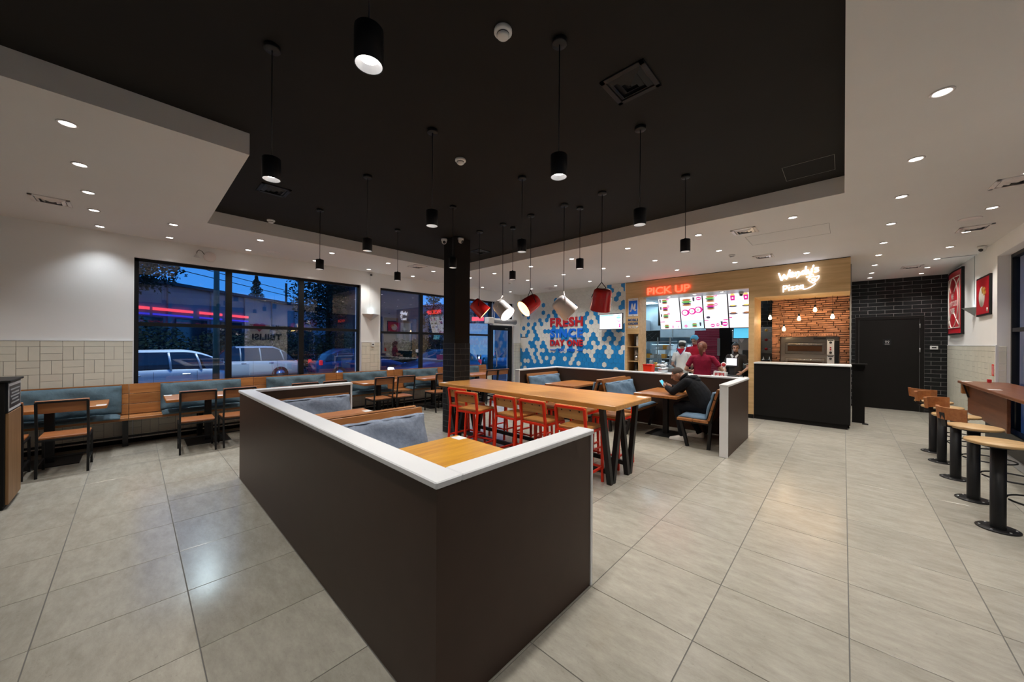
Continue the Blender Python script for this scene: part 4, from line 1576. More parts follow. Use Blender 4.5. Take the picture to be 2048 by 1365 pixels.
# mobile pick-up sign
ms = thing('phone_sign', 'white phone-shaped sign with script M on blue', 'sign', (-4.03, YH - .012, 2.515))
MB().cbox(-.135, .135, 0, .012, -.235, .235, .02).build('case', 'plastic_white', ms)
MB().box(-.115, .115, -.0015, 0, -.18, .175).build('display', 'sign_blue', ms)
stroke_sign([[(-.72, -.85), (-.50, -.9), (-.24, .95), (.02, -.65), (.46, .95), (.38, -.80), (.66, -.66)]], .014, 'plastic_white', 'script_letter', ms, .115, .105)
MB().lathe([(0, 0), (.012, 0), (.012, .003), (0, .003)], 12, (0, -.001, -.208), (0, -1, 0)).box(-.02, .02, -.001, .001, .205, .211).build('buttons', 'plastic_dark', ms)
mt = thing('pickup_text', 'MOBILE ORDER PICKUP lettering under the phone sign', 'lettering', (-4.03, YH - .006, 2.08))
for k, (txt, mat) in enumerate((('MOBILE', 'sign_navy'), ('ORDER', 'sign_navy'), ('PICKUP', 'plastic_white'))):
    letters('lettering_line', txt, mat, (0, 0, .105 - k * .095), FACE_NEG_Y, mt, extrude=.004, bold=.004, width=.27, height=.066)

# things in the niche
t = thing('flower_pot', 'steel tin of white paper flowers on the niche shelf', 'pot', (-4.0, 9.1, 1.112))
MB().lathe([(0, 0), (.045, 0), (.05, .13), (.046, .13), (.04, .01), (0, .01)], 18).build('tin', 'steel', t)
b = MB()
for k in range(16):
    a = k * 2.4
    b.ball((.06 * math.cos(a) * (k % 3) / 2, .05 * math.sin(a) * (k % 3) / 2, .16 + .03 * (k % 4)), .024, 8, 5)
b.build('flowers', 'plastic_white', t)
t = thing('thermos', 'black steel flask on the lower niche shelf', 'flask', (-4.0, 9.1, .83))
MB().lathe([(0, 0), (.042, 0), (.042, .17), (.035, .20), (.035, .235), (0, .24)], 18).build('body', 'plastic_dark', t)
MB().lathe([(.043, .02), (.043, .05)], 18).build('band', 'steel', t)
tag(MB().cbox(-3.99, -3.90, 9.05, 9.2, 1.495, 1.76, .004).build('card_stand', 'plastic_white'), 'white card standing on the upper niche shelf', 'card')
tag(MB().cbox(-3.98, -3.91, 9.2, 9.24, 1.36, 1.46, .004).build('red_card', 'sign_red'), 'red card behind the paper flowers in the niche', 'card')

# ================================================================== pick-up counter and kitchen
ct = thing('pickup_counter', 'white topped counter in the pick-up opening', 'counter', (-2.67, 9.0, 0))
MB().cbox(-1.19, 1.19, -.22, .38, .80, .835, .006).build('counter_top', 'white_trim', ct)
MB().box(-1.15, 1.15, .11, .36, 0, .80).build('cabinet', 'laminate_black', ct)
kw = MB().box(-6.1, .09, 12.58, 12.8, -.12, 3.1)
kw.box(-6.1, -6.0, 9.15, 12.6, -.12, 3.1)
struct('wall_kitchen', kw, 'kitchen_wall')
struct('ceiling_kitchen', MB().box(-6.1, .09, 9.75, 12.8, 2.95, 3.1).box(-6.1, -3.87, 9.39, 9.75, 2.95, 3.1), 'ceiling_white')
struct('floor_kitchen', MB().box(-6.1, .09, 9.1, 12.8, -.1, .0), 'grout')
for k, (x, y) in enumerate(((-4.9, 10.6), (-4.9, 11.9), (-3.2, 11.2), (-1.9, 11.0), (-3.2, 12.1))):
    t = thing('light_panel', 'cool fluorescent panel in the kitchen ceiling, %s' % ['far left front', 'far left back', 'middle', 'right', 'middle back'][k], 'ceiling light', (x, y, 2.95), 0, 'kitchen light panels')
    MB().box(-.3, .3, -.3, .3, -.012, 0).build('frame', 'plastic_white', t)
    MB().box(-.28, .28, -.28, .28, -.014, -.012).build('diffuser', 'kitchen_panel', t)
    a_ = bpy.data.lights.new('panel_glow', 'AREA')
    a_.size = .55
    a_.energy = 17
    a_.color = (.55, .83, 1)
    o_ = bpy.data.objects.new('panel_glow', a_)
    col.objects.link(o_)
    o_.parent = t
    o_.location = (0, 0, -.03)

# menu screens leaning forward
def disc(b, x, z, a, c, y, n=16):
    b.prism([(x + a * math.cos(2 * math.pi * k / n), z + c * math.sin(2 * math.pi * k / n)) for k in range(n)], .001, (0, y, 0))


def burger(par, x, z, s, green=True):
    y = -.0245
    b = MB()
    disc(b, x, z + .045 * s, .075 * s, .022 * s, y)
    disc(b, x, z - .05 * s, .08 * s, .018 * s, y)
    b.build('picture_bun', 'screen_brown', par)
    b = MB()
    disc(b, x, z + .010 * s, .09 * s, .020 * s, y - .0005)
    b.build('picture_filling', 'screen_green' if green else 'screen_magenta', par)
    b = MB()
    disc(b, x, z - .022 * s, .08 * s, .016 * s, y - .0005)
    b.build('picture_patty', 'screen_dark', par)


def cup(par, x, z, s=1.):
    b = MB()
    b.prism([(x - .02 * s, z + .04 * s), (x + .02 * s, z + .04 * s), (x + .014 * s, z - .04 * s), (x - .014 * s, z - .04 * s)], .001, (0, -.0245, 0))
    b.build('picture_cup', 'screen_dark', par)


def badge(par, x, z, a=.035, c=.028):
    b = MB()
    disc(b, x, z, a, c, -.025)
    b.build('price_badge', 'screen_magenta', par)
    MB().box(x - a * .7, x + a * .7, -.0262, -.0252, z - c * .25, z + c * .25).build('price_text', 'screen_white', par)


MW, MH = .525, .86
for k in range(4):
    x = -3.70 + MW / 2 + k * .553
    t = thing('menu_screen', 'bright hanging menu screen over the counter, %s from the left' % ORD[k], 'screen', (x, 9.91, 2.39), 0, 'hanging menu screens')
    t.rotation_euler = (R(16), 0, 0)
    MB().cbox(-MW / 2 - .012, MW / 2 + .012, -.02, .025, -MH / 2 - .014, MH / 2 + .014, .004).build('bezel', 'plastic_dark', t)
    s = MB().box(-MW / 2, MW / 2, -.0235, -.02, -MH / 2, MH / 2).build('display', 'screen_white', t)
    MB().tube([(0, .02, .2), (0, .12, .48)], .012, 8).build('hanger', 'plastic_dark', t)
    if k == 0:
        for q in range(3):
            burger(s, -.10, .33 - q * .20, .9, q != 1)
            cup(s, -.215, .35 - q * .20)
            badge(s, -.02, .39 - q * .20)
        for a, b_ in ((-.26, -.14), (.14, .26)):
            MB().box(a, b_, -.0245, -.0235, -.235, -.215).build('rule', 'screen_magenta', s)
        burger(s, -.10, -.36, .8)
        badge(s, .06, -.37, .03, .03)
        badge(s, .20, -.37, .02, .02)
    elif k == 1:
        burger(s, -.10, .27, 1.4)
        cup(s, .07, .34, 1.3)
        badge(s, .19, .35, .06, .045)
        for q, xx in enumerate((-.15, .02, .17)):
            b = MB()
            disc(b, xx, .0 + q * .03, .095, .085, -.0243, 20)
            b.build('bubble', 'screen_magenta', s)
            b = MB()
            disc(b, xx - .01, .0 + q * .03, .06, .06, -.0250, 16)
            b.build('bubble_inner', 'screen_white', s)
            burger(s, xx - .01, .0 + q * .03, .45)
        MB().box(-MW / 2, MW / 2, -.0243, -.0235, -.43, -.20).build('band', 'screen_cyan_pale', s)
        badge(s, -.16, -.36, .045, .035)
        burger(s, .05, -.34, .8)
        cup(s, .19, -.32, 1.2)
    elif k == 2:
        burger(s, -.10, .32, 1.2)
        badge(s, .02, .40, .04, .03)
        burger(s, -.10, .12, 1.1, False)
        badge(s, .02, .17, .04, .03)
        for a, b_ in ((-.26, -.17), (.16, .26)):
            MB().box(a, b_, -.0245, -.0235, -.235, -.215).build('rule', 'screen_magenta', s)
        b = MB()
        disc(b, -.17, -.15, .045, .03, -.0245)
        b.build('picture_dip', 'screen_dark', s)
        badge(s, -.08, -.36, .05, .045)
        badge(s, .03, -.35, .04, .04)
        badge(s, .19, -.33, .06, .06)
        cup(s, .12, -.31, 1.2)
        b = MB()
        disc(b, .10, -.39, .035, .016, -.0246)
        b.build('picture_dip', 'screen_yellow', s)
    else:
        for xx in (-.17, .10):
            b = MB()
            b.prism([(xx - .05, .36), (xx + .05, .36), (xx + .04, .24), (xx - .04, .24)], .001, (0, -.0245, 0))
            b.build('picture_fries', 'screen_magenta', s)
            b = MB()
            disc(b, xx, .375, .045, .03, -.0242)
            b.build('picture_fries_top', 'screen_yellow', s)
            b = MB()
            disc(b, xx, .30, .02, .02, -.0252)
            b.build('picture_heart', 'screen_white', s)
            for z in (.10, -.08):
                b = MB()
                disc(b, xx, z, .09, .02, -.0245)
                b.build('picture_tray', 'screen_dark', s)
                b = MB()
                disc(b, xx, z + .02, .06, .016, -.0250)
                b.build('picture_food', 'screen_yellow' if z > 0 else 'screen_brown', s)
        MB().box(-.26, -.20, -.0245, -.0235, -.185, -.165).build('rule', 'screen_magenta', s)

# second screen row seen edge-on
tag(MB().cbox(-3.86, -3.80, 10.2, 10.24, 2.08, 2.86, .004).build('side_screen', 'plastic_dark'), 'dark edge of another screen at the left of the menu screens', 'screen')

# things on the counter
t = thing('red_crate', 'red plastic tub on the pick-up counter', 'tub', (-3.61, 8.95, .835))
MB().prism([(-.10, 0), (.10, 0), (.115, .20), (-.115, .20)], .2, (0, -.1, 0)).build('body', 'red_steel', t)
MB().box(-.122, .122, -.11, .11, .195, .207).build('rim', 'red_steel', t)
t = thing('napkin_stack', 'pile of white wrapped napkins on the pick-up counter', 'napkins', (-3.35, 9.2, .835))
b = MB()
for k in range(14):
    b.ball((random.uniform(-.12, .12), random.uniform(-.06, .06), .10 + random.uniform(0, .12)), (.05, .04, .025), 8, 5)
b.build('napkins', 'plastic_white', t)
MB().lathe([(0, 0), (.1, 0), (.13, .12), (.125, .12), (.095, .01), (0, .01)], 20).build('bowl', 'steel', t)
t = thing('till', 'dark point-of-sale till with lit customer display', 'till', (-1.79, 8.98, .835), R(-6))
MB().cbox(-.10, .10, -.05, .12, 0, .05, .01).build('base', 'plastic_dark', t)
MB().bar((0, .04, .04), (0, .03, .36), .10, .05, (0, 1, 0)).build('neck', 'plastic_dark', t)
MB().cbox(-.125, .125, -.02, .03, .23, .43, .008).build('screen_back', 'plastic_dark', t)
MB().box(-.10, .10, -.022, -.02, .265, .415).build('display', 'screen_white', t)
t = thing('tip_box', 'clear box of red packets beside the till', 'box', (-2.0, 8.9, .835))
MB().prism([(-.13, 0), (.13, 0), (.14, .11), (-.11, .13)], .12, (0, -.06, 0)).build('box', 'plastic_white', t)
b = MB()
for k in range(7):
    b.cbox(-.09 + k * .027, -.07 + k * .027, -.0615, -.06, .03 + .01 * (k % 3), .095)
b.build('packets', 'sign_red', t)
t = thing('number_stick', 'round red number sign on a white stick', 'sign', (-1.945, 8.97, .835))
MB().tube([(0, 0, 0), (0, 0, .22)], .012, 8).build('stick', 'plastic_white', t)
MB().lathe([(0, 0), (.055, 0), (.055, .008), (0, .008)], 20, (0, -.004, .27), (0, -1, 0)).build('disc', 'plastic_white', t)
MB().lathe([(0, 0), (.042, 0), (.042, .002), (0, .002)], 20, (0, -.012, .27), (0, -1, 0)).build('badge', 'sign_red', t)
t = thing('payment_terminal', 'small black card terminal on the counter', 'card terminal', (-1.60, 8.92, .835), R(20))
MB().cbox(-.04, .04, -.08, .08, 0, .04, .008).build('body', 'plastic_dark', t)
MB().box(-.03, .03, .01, .06, .04, .042).build('display', 'plastic_white', t)

# kitchen equipment
t = thing('extractor_hood', 'steel extractor hood over the kitchen line', 'hood', (-4.05, 11.95, 1.77))
MB().prism([(-.85, 0), (.85, 0), (.85, .12), (.75, .85), (-.75, .85), (-.85, .12)], .45, (0, 0, 0)).build('canopy', 'steel_dull', t)
MB().box(-.85, .85, -.02, .0, .0, .03).build('drip_rail', 'steel', t)
MB().box(-.01, .01, -.03, 0, -.03, .3).build('seam', 'steel', t)
t = thing('steel_rack', 'steel prep rack with trays at the left of the kitchen', 'rack', (-4.35, 10.75, 0))
for x in (-.35, .0, .35, .7):
    MB().box(x - .015, x + .015, -.2, -.17, 0, 1.75).build('post', 'steel', t)
for z in (.82, 1.12, 1.38, 1.62):
    MB().box(-.4, .75, -.22, .25, z, z + .02).build('shelf', 'steel_dull', t)
for k in range(14):
    z = (.84, 1.14, 1.40)[k % 3]
    x = -.3 + (k * .37) % 1.0
    mt_ = ('plastic_white', 'poster_yellow', 'steel', 'plastic_grey')[k % 4]
    tag(MB().cbox(x - .06, x + .06, -.19, -.05, 0, .09 + .04 * (k % 2), .006).build('food_tub', mt_, None, (-4.35, 10.75, z)),
        '%s tub on the kitchen rack, number %s in shelf order' % (('white', 'yellow', 'steel', 'grey')[k % 4], ORD[k] if k < 13 else 'last'), 'tub', 'tubs on the kitchen rack')
t = thing('prep_table', 'steel prep table with drawers in the kitchen', 'work table', (-3.75, 10.35, 0))
MB().cbox(-.52, .52, -.3, .3, .86, .90, .005).build('top', 'steel', t)
MB().box(-.51, .51, -.28, .28, .1, .86).build('body', 'steel_dull', t)
for x in (-.25, .25):
    MB().box(x - .22, x + .22, -.29, -.28, .62, .82).build('drawer', 'steel', t)
    MB().box(x - .1, x + .1, -.31, -.29, .75, .77).build('handle', 'plastic_white', t)
t = thing('sandwich_chute', 'slanted black sandwich chute in the kitchen', 'chute', (-3.42, 11.32, 1.22))
for k in range(6):
    MB().bar((-.36 + k * .13, -.25, 0), (-.48 + k * .13, .3, .34), .03, .05, (0, 0, 1)).build('rail', 'frame_black', t)
MB().bar((-.03, -.27, -.02), (-.16, .32, .34), .8, .01, (0, 0, 1)).build('bed', 'steel', t)
MB().box(-.40, .40, .3, .34, -1.2, .34).build('back', 'steel_dull', t)
for k in range(10):
    x_, y_ = -4.15 + (k % 5) * .21, 10.24 + (k // 5) * .22
    c_ = ('plastic_white', 'steel', 'frame_black', 'poster_yellow', 'plastic_grey')[(k * 3) % 5]
    h_ = .08 + .05 * (k % 3)
    o = tag(MB().lathe([(0, 0), (.05, 0), (.055, h_ * .8), (.045, h_), (0, h_)], 14).build('prep_pot', c_, None, (x_, y_, .90)),
            '%s pot on the steel prep table, %s %s row' % (('white', 'steel', 'black', 'yellow', 'grey')[(k * 3) % 5], ORD[k % 5], ('front', 'back')[k // 5]), 'pot', 'pots on the prep table')
    MB().lathe([(0, h_), (.02, h_), (.02, h_ + .015), (0, h_ + .018)], 10).build('knob', 'plastic_dark', o)
t = thing('black_monitor', 'black order monitor hung left of the kitchen hood', 'screen', (-4.25, 10.6, 1.80))
MB().cbox(-.30, .30, -.02, .02, -.16, .16, .005).build('bezel', 'plastic_dark', t)
b = MB()
for q in ((-.2, -.08, .1, .1), (-.1, .1, .12, -.1), (.0, -.12, .2, .06), (-.22, .06, -.04, -.06)):
    b.bar((q[0], -.022, q[1]), (q[2], -.022, q[3]), .004, .002)
b.build('scratches', 'plastic_grey', t)
t = thing('kitchen_machine', 'white boxed kitchen machine under the hood', 'machine', (-4.2, 11.75, 0))
MB().cbox(-.35, .35, -.3, .15, 0, 1.55, .02).build('body', 'steel_dull', t)
MB().cbox(-.2, .1, -.32, -.3, 1.2, 1.45, .01).build('panel', 'plastic_white', t)
MB().cbox(.0, .25, -.33, -.3, 1.0, 1.18, .01).build('grill', 'plastic_dark', t)
tag(MB().cbox(-5.6, -4.95, 12.3, 12.56, 2.0, 2.2, .01).build('wall_unit', 'plastic_white'), 'white box unit high on the kitchen back wall', 'unit')
tag(MB().cbox(-5.0, -4.75, 11.3, 11.9, 0, 2.35, .01).build('door_panel', 'steel_dull'), 'pale cold-room door at the far left of the kitchen', 'door')
# column with dispensers, blue screen
struct('column_kitchen', MB().box(-2.46, -2.2, 10.85, 11.3, 0, 2.95), 'laminate_black')
# pizza boxes
def nth(k):
    return (ORD + ['fourteenth', 'fifteenth', 'sixteenth', 'seventeenth', 'eighteenth', 'nineteenth', 'twentieth'])[k] if k < 20 else ('thirtieth' if k == 29 else ('twenty-' if k < 29 else 'thirty-') + ORD[(k - 20) % 10])


_pb = MB().cbox(-.165, .165, -.165, .165, 0, .040, .003).mesh('pizza_box', 'pizza_card')
_pe = MB().box(-.1655, .1655, -.1655, .1655, .040, .0455).mesh('flap', 'pizza_edge')
for s_, x in enumerate((-2.93, -2.63)):
    base = .55
    for k in range(30 if s_ == 0 else 31):
        if base + k * .047 > 1.97:
            break
        o = put('pizza_box', _pb, None, (x + random.uniform(-.008, .008), 11.05 + random.uniform(-.01, .01), base + k * .0465))
        put('flap', _pe, o)
        tag(o, 'flat crimson pizza box in the %s kitchen stack, %s from the bottom' % (('left', 'right')[s_], nth(k)), 'pizza box', 'stacked pizza boxes')
tag(MB().cbox(-3.15, -2.47, 10.84, 11.26, 0, .55, .01).build('box_cabinet', 'laminate_black'), 'black cabinet carrying the pizza box stacks', 'cabinet')
tag(MB().cbox(-2.50, -2.44, 10.80, 10.84, 1.25, 1.72, .004).build('grey_panel', 'plastic_grey'), 'grey strip panel beside the pizza boxes', 'panel')
for k, (z0, z1) in enumerate(((1.62, 1.94), (1.18, 1.50))):
    t = tag(MB().cbox(-2.18, -2.02, 10.9, 11.05, z0, z1, .01).build('cup_dispenser', 'plastic_white'), 'white %s dispenser on the dark kitchen column' % ('upper', 'lower')[k], 'dispenser')
    b = MB()
    b.lathe([(.02, 0), (.05, 0), (.05, .003), (.02, .003)], 16, (-2.08, 10.898, (z0 + z1) / 2), (0, -1, 0))
    b.build('window', 'plastic_dark', t)
t = thing('blue_screen', 'blue service screen under the last menu board', 'screen', (-1.72, 10.1, 1.83), 0)
t.rotation_euler = (R(-10), 0, 0)
MB().cbox(-.27, .27, -.012, .02, -.135, .135, .004).build('bezel', 'plastic_dark', t)
MB().box(-.255, .255, -.014, -.012, -.12, .12).build('display', 'screen_blue_bright', t)
t = thing('coffee_machine', 'grey coffee machine behind the cashier', 'machine', (-1.75, 10.62, 0))
MB().cbox(-.28, .28, -.2, .25, .0, .9, .01).build('cabinet', 'laminate_black', t)
MB().cbox(-.22, .24, -.18, .2, .95, 1.72, .02).build('body', 'plastic_grey', t)
MB().prism([(-.2, 1.72), (-.05, 1.72), (-.12, 1.60)], .01, (0, -.19, 0)).build('flap', 'plastic_white', t)
MB().cbox(-.1, .1, -.22, -.18, 1.2, 1.42, .01).build('spout', 'plastic_dark', t)
struct('wall_service', MB().box(-2.2, -1.2, 11.4, 11.5, 0, 2.95).box(-1.37, -1.27, 9.77, 11.4, 0, 1.2), 'laminate_black')

# ================================================================== pizza counter and oven
pc = thing('pizza_counter', 'black pizza counter with white edge before the brick oven', 'counter', (-.64, YH, 0))
MB().box(-.74, .735, 0, .5, .085, 1.158).build('front', 'laminate_black', pc)
MB().box(-.74, .70, .015, .45, 0, .085).build('plinth', 'laminate_black', pc)
MB().cbox(-.745, .75, -.02, .55, 1.158, 1.188, .006).build('counter_top', 'white_trim', pc)
gt = thing('service_gate', 'narrow black swing gate beside the pizza counter', 'gate', (.222, 9.8, 0))
MB().box(-.095, .085, 0, .03, .02, 1.17).build('leaf', 'laminate_black', gt)
MB().box(-.10, .12, -.10, .12, 1.17, 1.19).build('ledge', 'laminate_black', gt)
MB().box(.05, .135, -.02, .06, 0, .022).build('floor_stop', 'plastic_dark', gt)
bw = struct('wall_oven', MB().box(-1.2, -1.05, 10.02, 10.8, 0, 2.95).box(-.063, .088, 10.02, 10.8, 0, 2.95).box(-1.05, -.063, 10.02, 10.8, 1.765, 2.95).box(-1.05, -.063, 10.75, 10.8, 0, 1.765), 'mortar')
rb = random.Random(3)
z = 1.05
row = 0
n_ = 0
while z < 2.72:
    hgt = .0455
    x = -1.203 - rb.uniform(0, .15)
    while x < .09:
        L = rb.choice((.16, .2, .24, .27))
        x0, x1 = max(x, -1.203), min(x + L, .093)
        x += L
        spans = [(x0, x1)]
        if z + hgt < 1.775:
            spans = [(x0, min(x1, -1.05)), (max(x0, -.063), x1)]
        for s0, s1 in spans:
            if s1 - s0 > .025:
                dz = rb.uniform(-.003, .003)
                piece('brick', (round(s1 - s0 - .009, 2), .034, round((hgt - .010) + rb.choice((-.003, 0, .003)), 3)), 'brick', bw,
                      ((s0 + s1) / 2, 10.005 - rb.uniform(0, .008), z + hgt / 2 + dz), .005)
    z += hgt
for k in range(24):
    piece('brick', (.032, .05, .035), 'brick', bw, (-1.03 + k * .041, 10.0, 1.772), .004)
ov = thing('pizza_oven', 'stainless double-deck pizza oven set in the brick surround', 'oven', (-.556, 10.05, 1.0))
MB().box(-.49, .49, .02, .6, .0, .655).build('casing', 'oven_steel', ov)
MB().box(-.485, .485, .01, .03, .655, .75).build('hood_panel', 'oven_steel', ov)
MB().cbox(.08, .28, -.015, .01, .672, .712, .004).build('flue_handle', 'plastic_dark', ov)
for z0 in (.34, .0):
    d = MB().cbox(-.41, .27, -.02, .02, z0 + .02, z0 + .27, .006)
    dd = d.build('oven_door', 'oven_steel', ov)
    MB().box(-.36, .22, -.024, -.02, z0 + .08, z0 + .20).build('oven_window', 'oven_glass', dd)
    MB().tube([(-.36, -.02, z0 + .235), (-.36, -.05, z0 + .235), (.22, -.05, z0 + .235), (.22, -.02, z0 + .235)], .008, 8).build('handle', 'chrome', dd)
    MB().box(.30, .41, -.012, .02, z0 + .01, z0 + .33).build('control_panel', 'plastic_white', ov)
    for dz, mt_ in ((.27, 'plastic_dark'), (.06, 'plastic_dark'), (.16, 'sign_red'), (.12, 'sign_red')):
        MB().lathe([(0, 0), (.024 if mt_ == 'plastic_dark' else .014, 0), (.020 if mt_ == 'plastic_dark' else .012, .02), (0, .02)], 14, (.355, -.012, z0 + dz), (0, -1, 0)).build('knob', mt_, ov)
    MB().box(.31, .40, -.014, -.012, z0 + .305, z0 + .325).build('meter', 'plastic_dark', ov)
MB().box(.42, .485, -.005, .02, 0, .65).build('side_strip', 'frame_black', ov)
# brick wall neighbour: dark tiled wall and menu board left of the oven
struct('wall_prep', MB().box(-1.9, -1.2, 10.9, 11.0, 0, 2.95), 'black_joint')
wq = bpy.data.objects['wall_prep']
z = 2.95
row = 0
while z > 1.6:
    for k in range(4):
        x0 = -1.9 + k * .2 - (.1 if row % 2 else 0)
        x1 = min(x0 + .2, -1.2)
        x0 = max(x0, -1.9)
        if x1 - x0 > .02:
            piece('black_brick', (x1 - x0 - .006, .01, .084), 'black_brick', wq, ((x0 + x1) / 2, 10.896, z - .045), .003)
    z -= .09
    row += 1
t = thing('recipe_board', 'pale board with pizza pictures beside the brick oven', 'board', (-1.50, 10.85, 1.70))
MB().cbox(-.30, .28, 0, .02, -.36, .30, .004).build('sheet', 'plastic_grey', t)
for x in (-.12, .08):
    for z in (.22, -.02, -.25):
        b = MB()
        b.lathe([(0, 0), (.034, 0), (.034, .002), (0, .002)], 16, (x, -.001, z), (0, -1, 0))
        b.build('pizza_picture', 'sign_red' if z < .2 else 'poster_yellow', t)
        MB().box(x + .05, x + .10, -.002, 0, z + .0, z + .015).box(x + .05, x + .13, -.002, 0, z - .03, z - .02).build('caption', 'plastic_white', t)
for k, x in enumerate((-1.40, -1.28)):
    t = thing('sauce_bottle', 'white sauce bottle behind the pizza counter, %s' % ('left', 'right')[k], 'bottle', (x, 10.3, 1.08))
    MB().lathe([(0, 0), (.035, 0), (.035, .11), (.012, .14), (.006, .19), (0, .19)], 16).build('body', 'plastic_white', t)
    MB().lathe([(.036, .04), (.036, .08)], 16).build('label_band', 'plastic_grey', t)
tag(MB().cbox(-1.9, -1.22, 10.15, 10.6, 1.04, 1.08, .005).build('prep_shelf', 'steel'), 'steel prep shelf left of the brick oven', 'shelf')
# filament bulbs
for k, (x, y, z, lb) in enumerate(((-1.19, 9.62, 2.174, 'leftmost, before the dark tiles'), (-.942, 9.58, 1.914, 'lowest of the five'), (-.691, 9.6, 2.13, 'in the middle'),
                                   (-.434, 9.6, 2.304, 'highest of the five'), (-.166, 9.6, 2.147, 'rightmost of the five'))):
    t = thing('filament_bulb', 'glowing bare filament bulb over the pizza counter, ' + lb, 'pendant lamp', (x, y, z), 0, 'filament bulbs before the brick oven')
    MB().tube([(0, 0, .07), (0, 0, 2.552 - z)], .003, 6).build('cord', 'plastic_dark', t)
    MB().lathe([(0, .085), (.016, .085), (.018, .04), (.016, .035), (0, .035)], 14).build('socket', 'plastic_dark', t)
    MB().lathe([(.014, .036), (.017, .02), (.030, -.015), (.032, -.035), (.024, -.055), (0, -.064)], 20).build('bulb', 'bulb_on', t)
    pt = bpy.data.lights.new('bulb_light', 'POINT')
    pt.energy = 1.7
    pt.color = (1, .74, .45)
    pt.shadow_soft_size = .035
    o_ = bpy.data.objects.new('bulb_light', pt)
    col.objects.link(o_)
    o_.parent = t
    o_.location = (0, -.0, -.10)

# ================================================================== posters on the right wall
hw, hh = .62, .64
p1 = thing('framed_poster', 'tall red poster reading WE DONT CUT THESE in a bowed black frame', 'poster', (XR, 11.72, 2.45))
n = 12
vs, fs = [], []
bw_ = lambda u: -.025 - .035 * math.cos(u * math.pi / 2 * .95)
for i in range(n + 1):
    u = -1 + 2 * i / n
    for x_, z_ in ((0, -.64), (0, .64)):
        vs.append((bw_(u), u * hw, z_))
for i in range(n):
    fs.append((2 * i, 2 * i + 2, 2 * i + 3, 2 * i + 1))
pr_ = MB().add(vs, fs, True).build('print', 'poster_red', p1)
fm = MB()
for z_ in (-.65, .65):
    fm.tube([(bw_(-1 + 2 * i / n) + .002, (-1 + 2 * i / n) * hw, z_) for i in range(n + 1)], .016, 6)
for u in (-1, 1):
    fm.box(bw_(u) - .014, 0, u * hw - .016, u * hw + .016, -.665, .665)
fm.build('frame', 'frame_black', p1)
ln = MB()


def on_bow(y, z):
    return (bw_(y / hw) - .004, y, z)


for pts in ([(-.5, .52), (.5, .52)], [(-.5, -.52), (.5, -.52)], [(-.5, -.52), (-.5, .52)], [(.5, -.52), (.5, .52)]):
    ln.tube([on_bow(pts[0][0] + (pts[1][0] - pts[0][0]) * k / 8, pts[0][1] + (pts[1][1] - pts[0][1]) * k / 8) for k in range(9)], .009, 5)
ln.tube([on_bow(.42 * math.cos(a), .52 * math.sin(a)) for a in [2 * math.pi * k / 40 for k in range(40)]], .009, 5, closed=True)
for s1 in (-1, 1):
    for s2 in (-1, 1):
        ln.tube([on_bow(s1 * (.15 + .3 * k / 5), s2 * (.22 + .24 * k / 5)) for k in range(6)], .008, 5)
ln.build('line_drawing', 'poster_white', p1)
for txt, z_, w_ in (('WE', .13, .24), ("DON'T CUT", -.02, .70), ('THESE', -.17, .42)):
    me = text_mesh(txt, extrude=.001, bold=.012, width=w_, height=.12)
    for v in me.vertices:
        a, b_ = v.co.x, v.co.y
        p = on_bow(-a, b_ + z_)
        v.co = (p[0] - .002, p[1], p[2])
    me.materials.clear()
    me.materials.append(M['poster_white'])
    put('lettering', me, p1)
p2 = thing('framed_poster', 'smaller red poster with a white disc and yellow fries', 'poster', (XR, 9.69, 2.39))
MB().cbox(-.03, 0, -.385, .385, -.33, .33, .004).build('frame', 'frame_black', p2)
MB().box(-.033, -.03, -.355, .355, -.30, .30).build('print', 'poster_red', p2)
b = MB().lathe([(0, 0), (.17, 0), (.17, .003), (0, .003)], 36, (-.033, .02, -.01), (-1, 0, 0))
b.build('disc_picture', 'poster_white', p2)
b = MB()
for q in ((-.06, .06, .0, .15), (-.10, .05, -.12, .12), (-.05, .05, .05, .13), (-.11, .02, -.16, .05)):
    b.bar((-.038, q[0], q[1]), (-.038, q[2] - .05, q[3]), .045, .006, (1, 0, 0))
b.build('fries_picture', 'poster_yellow', p2)
b = MB().lathe([(0, 0), (.035, 0), (.035, .002), (0, .002)], 18, (-.033, -.28, -.24), (-1, 0, 0))
b.build('emblem', 'poster_white', p2)
fs_ = thing('fire_sign', 'small red fire equipment sign on the tiled right wall', 'sign', (XR - .012, 9.2, 1.18))
MB().box(-.002, 0, -.05, .05, -.09, .09).build('plate', 'red_steel', fs_)
MB().box(-.003, -.002, -.035, .0, -.07, .07).build('pictogram', 'plastic_white', fs_)
# ================================================================== people
import numpy as np


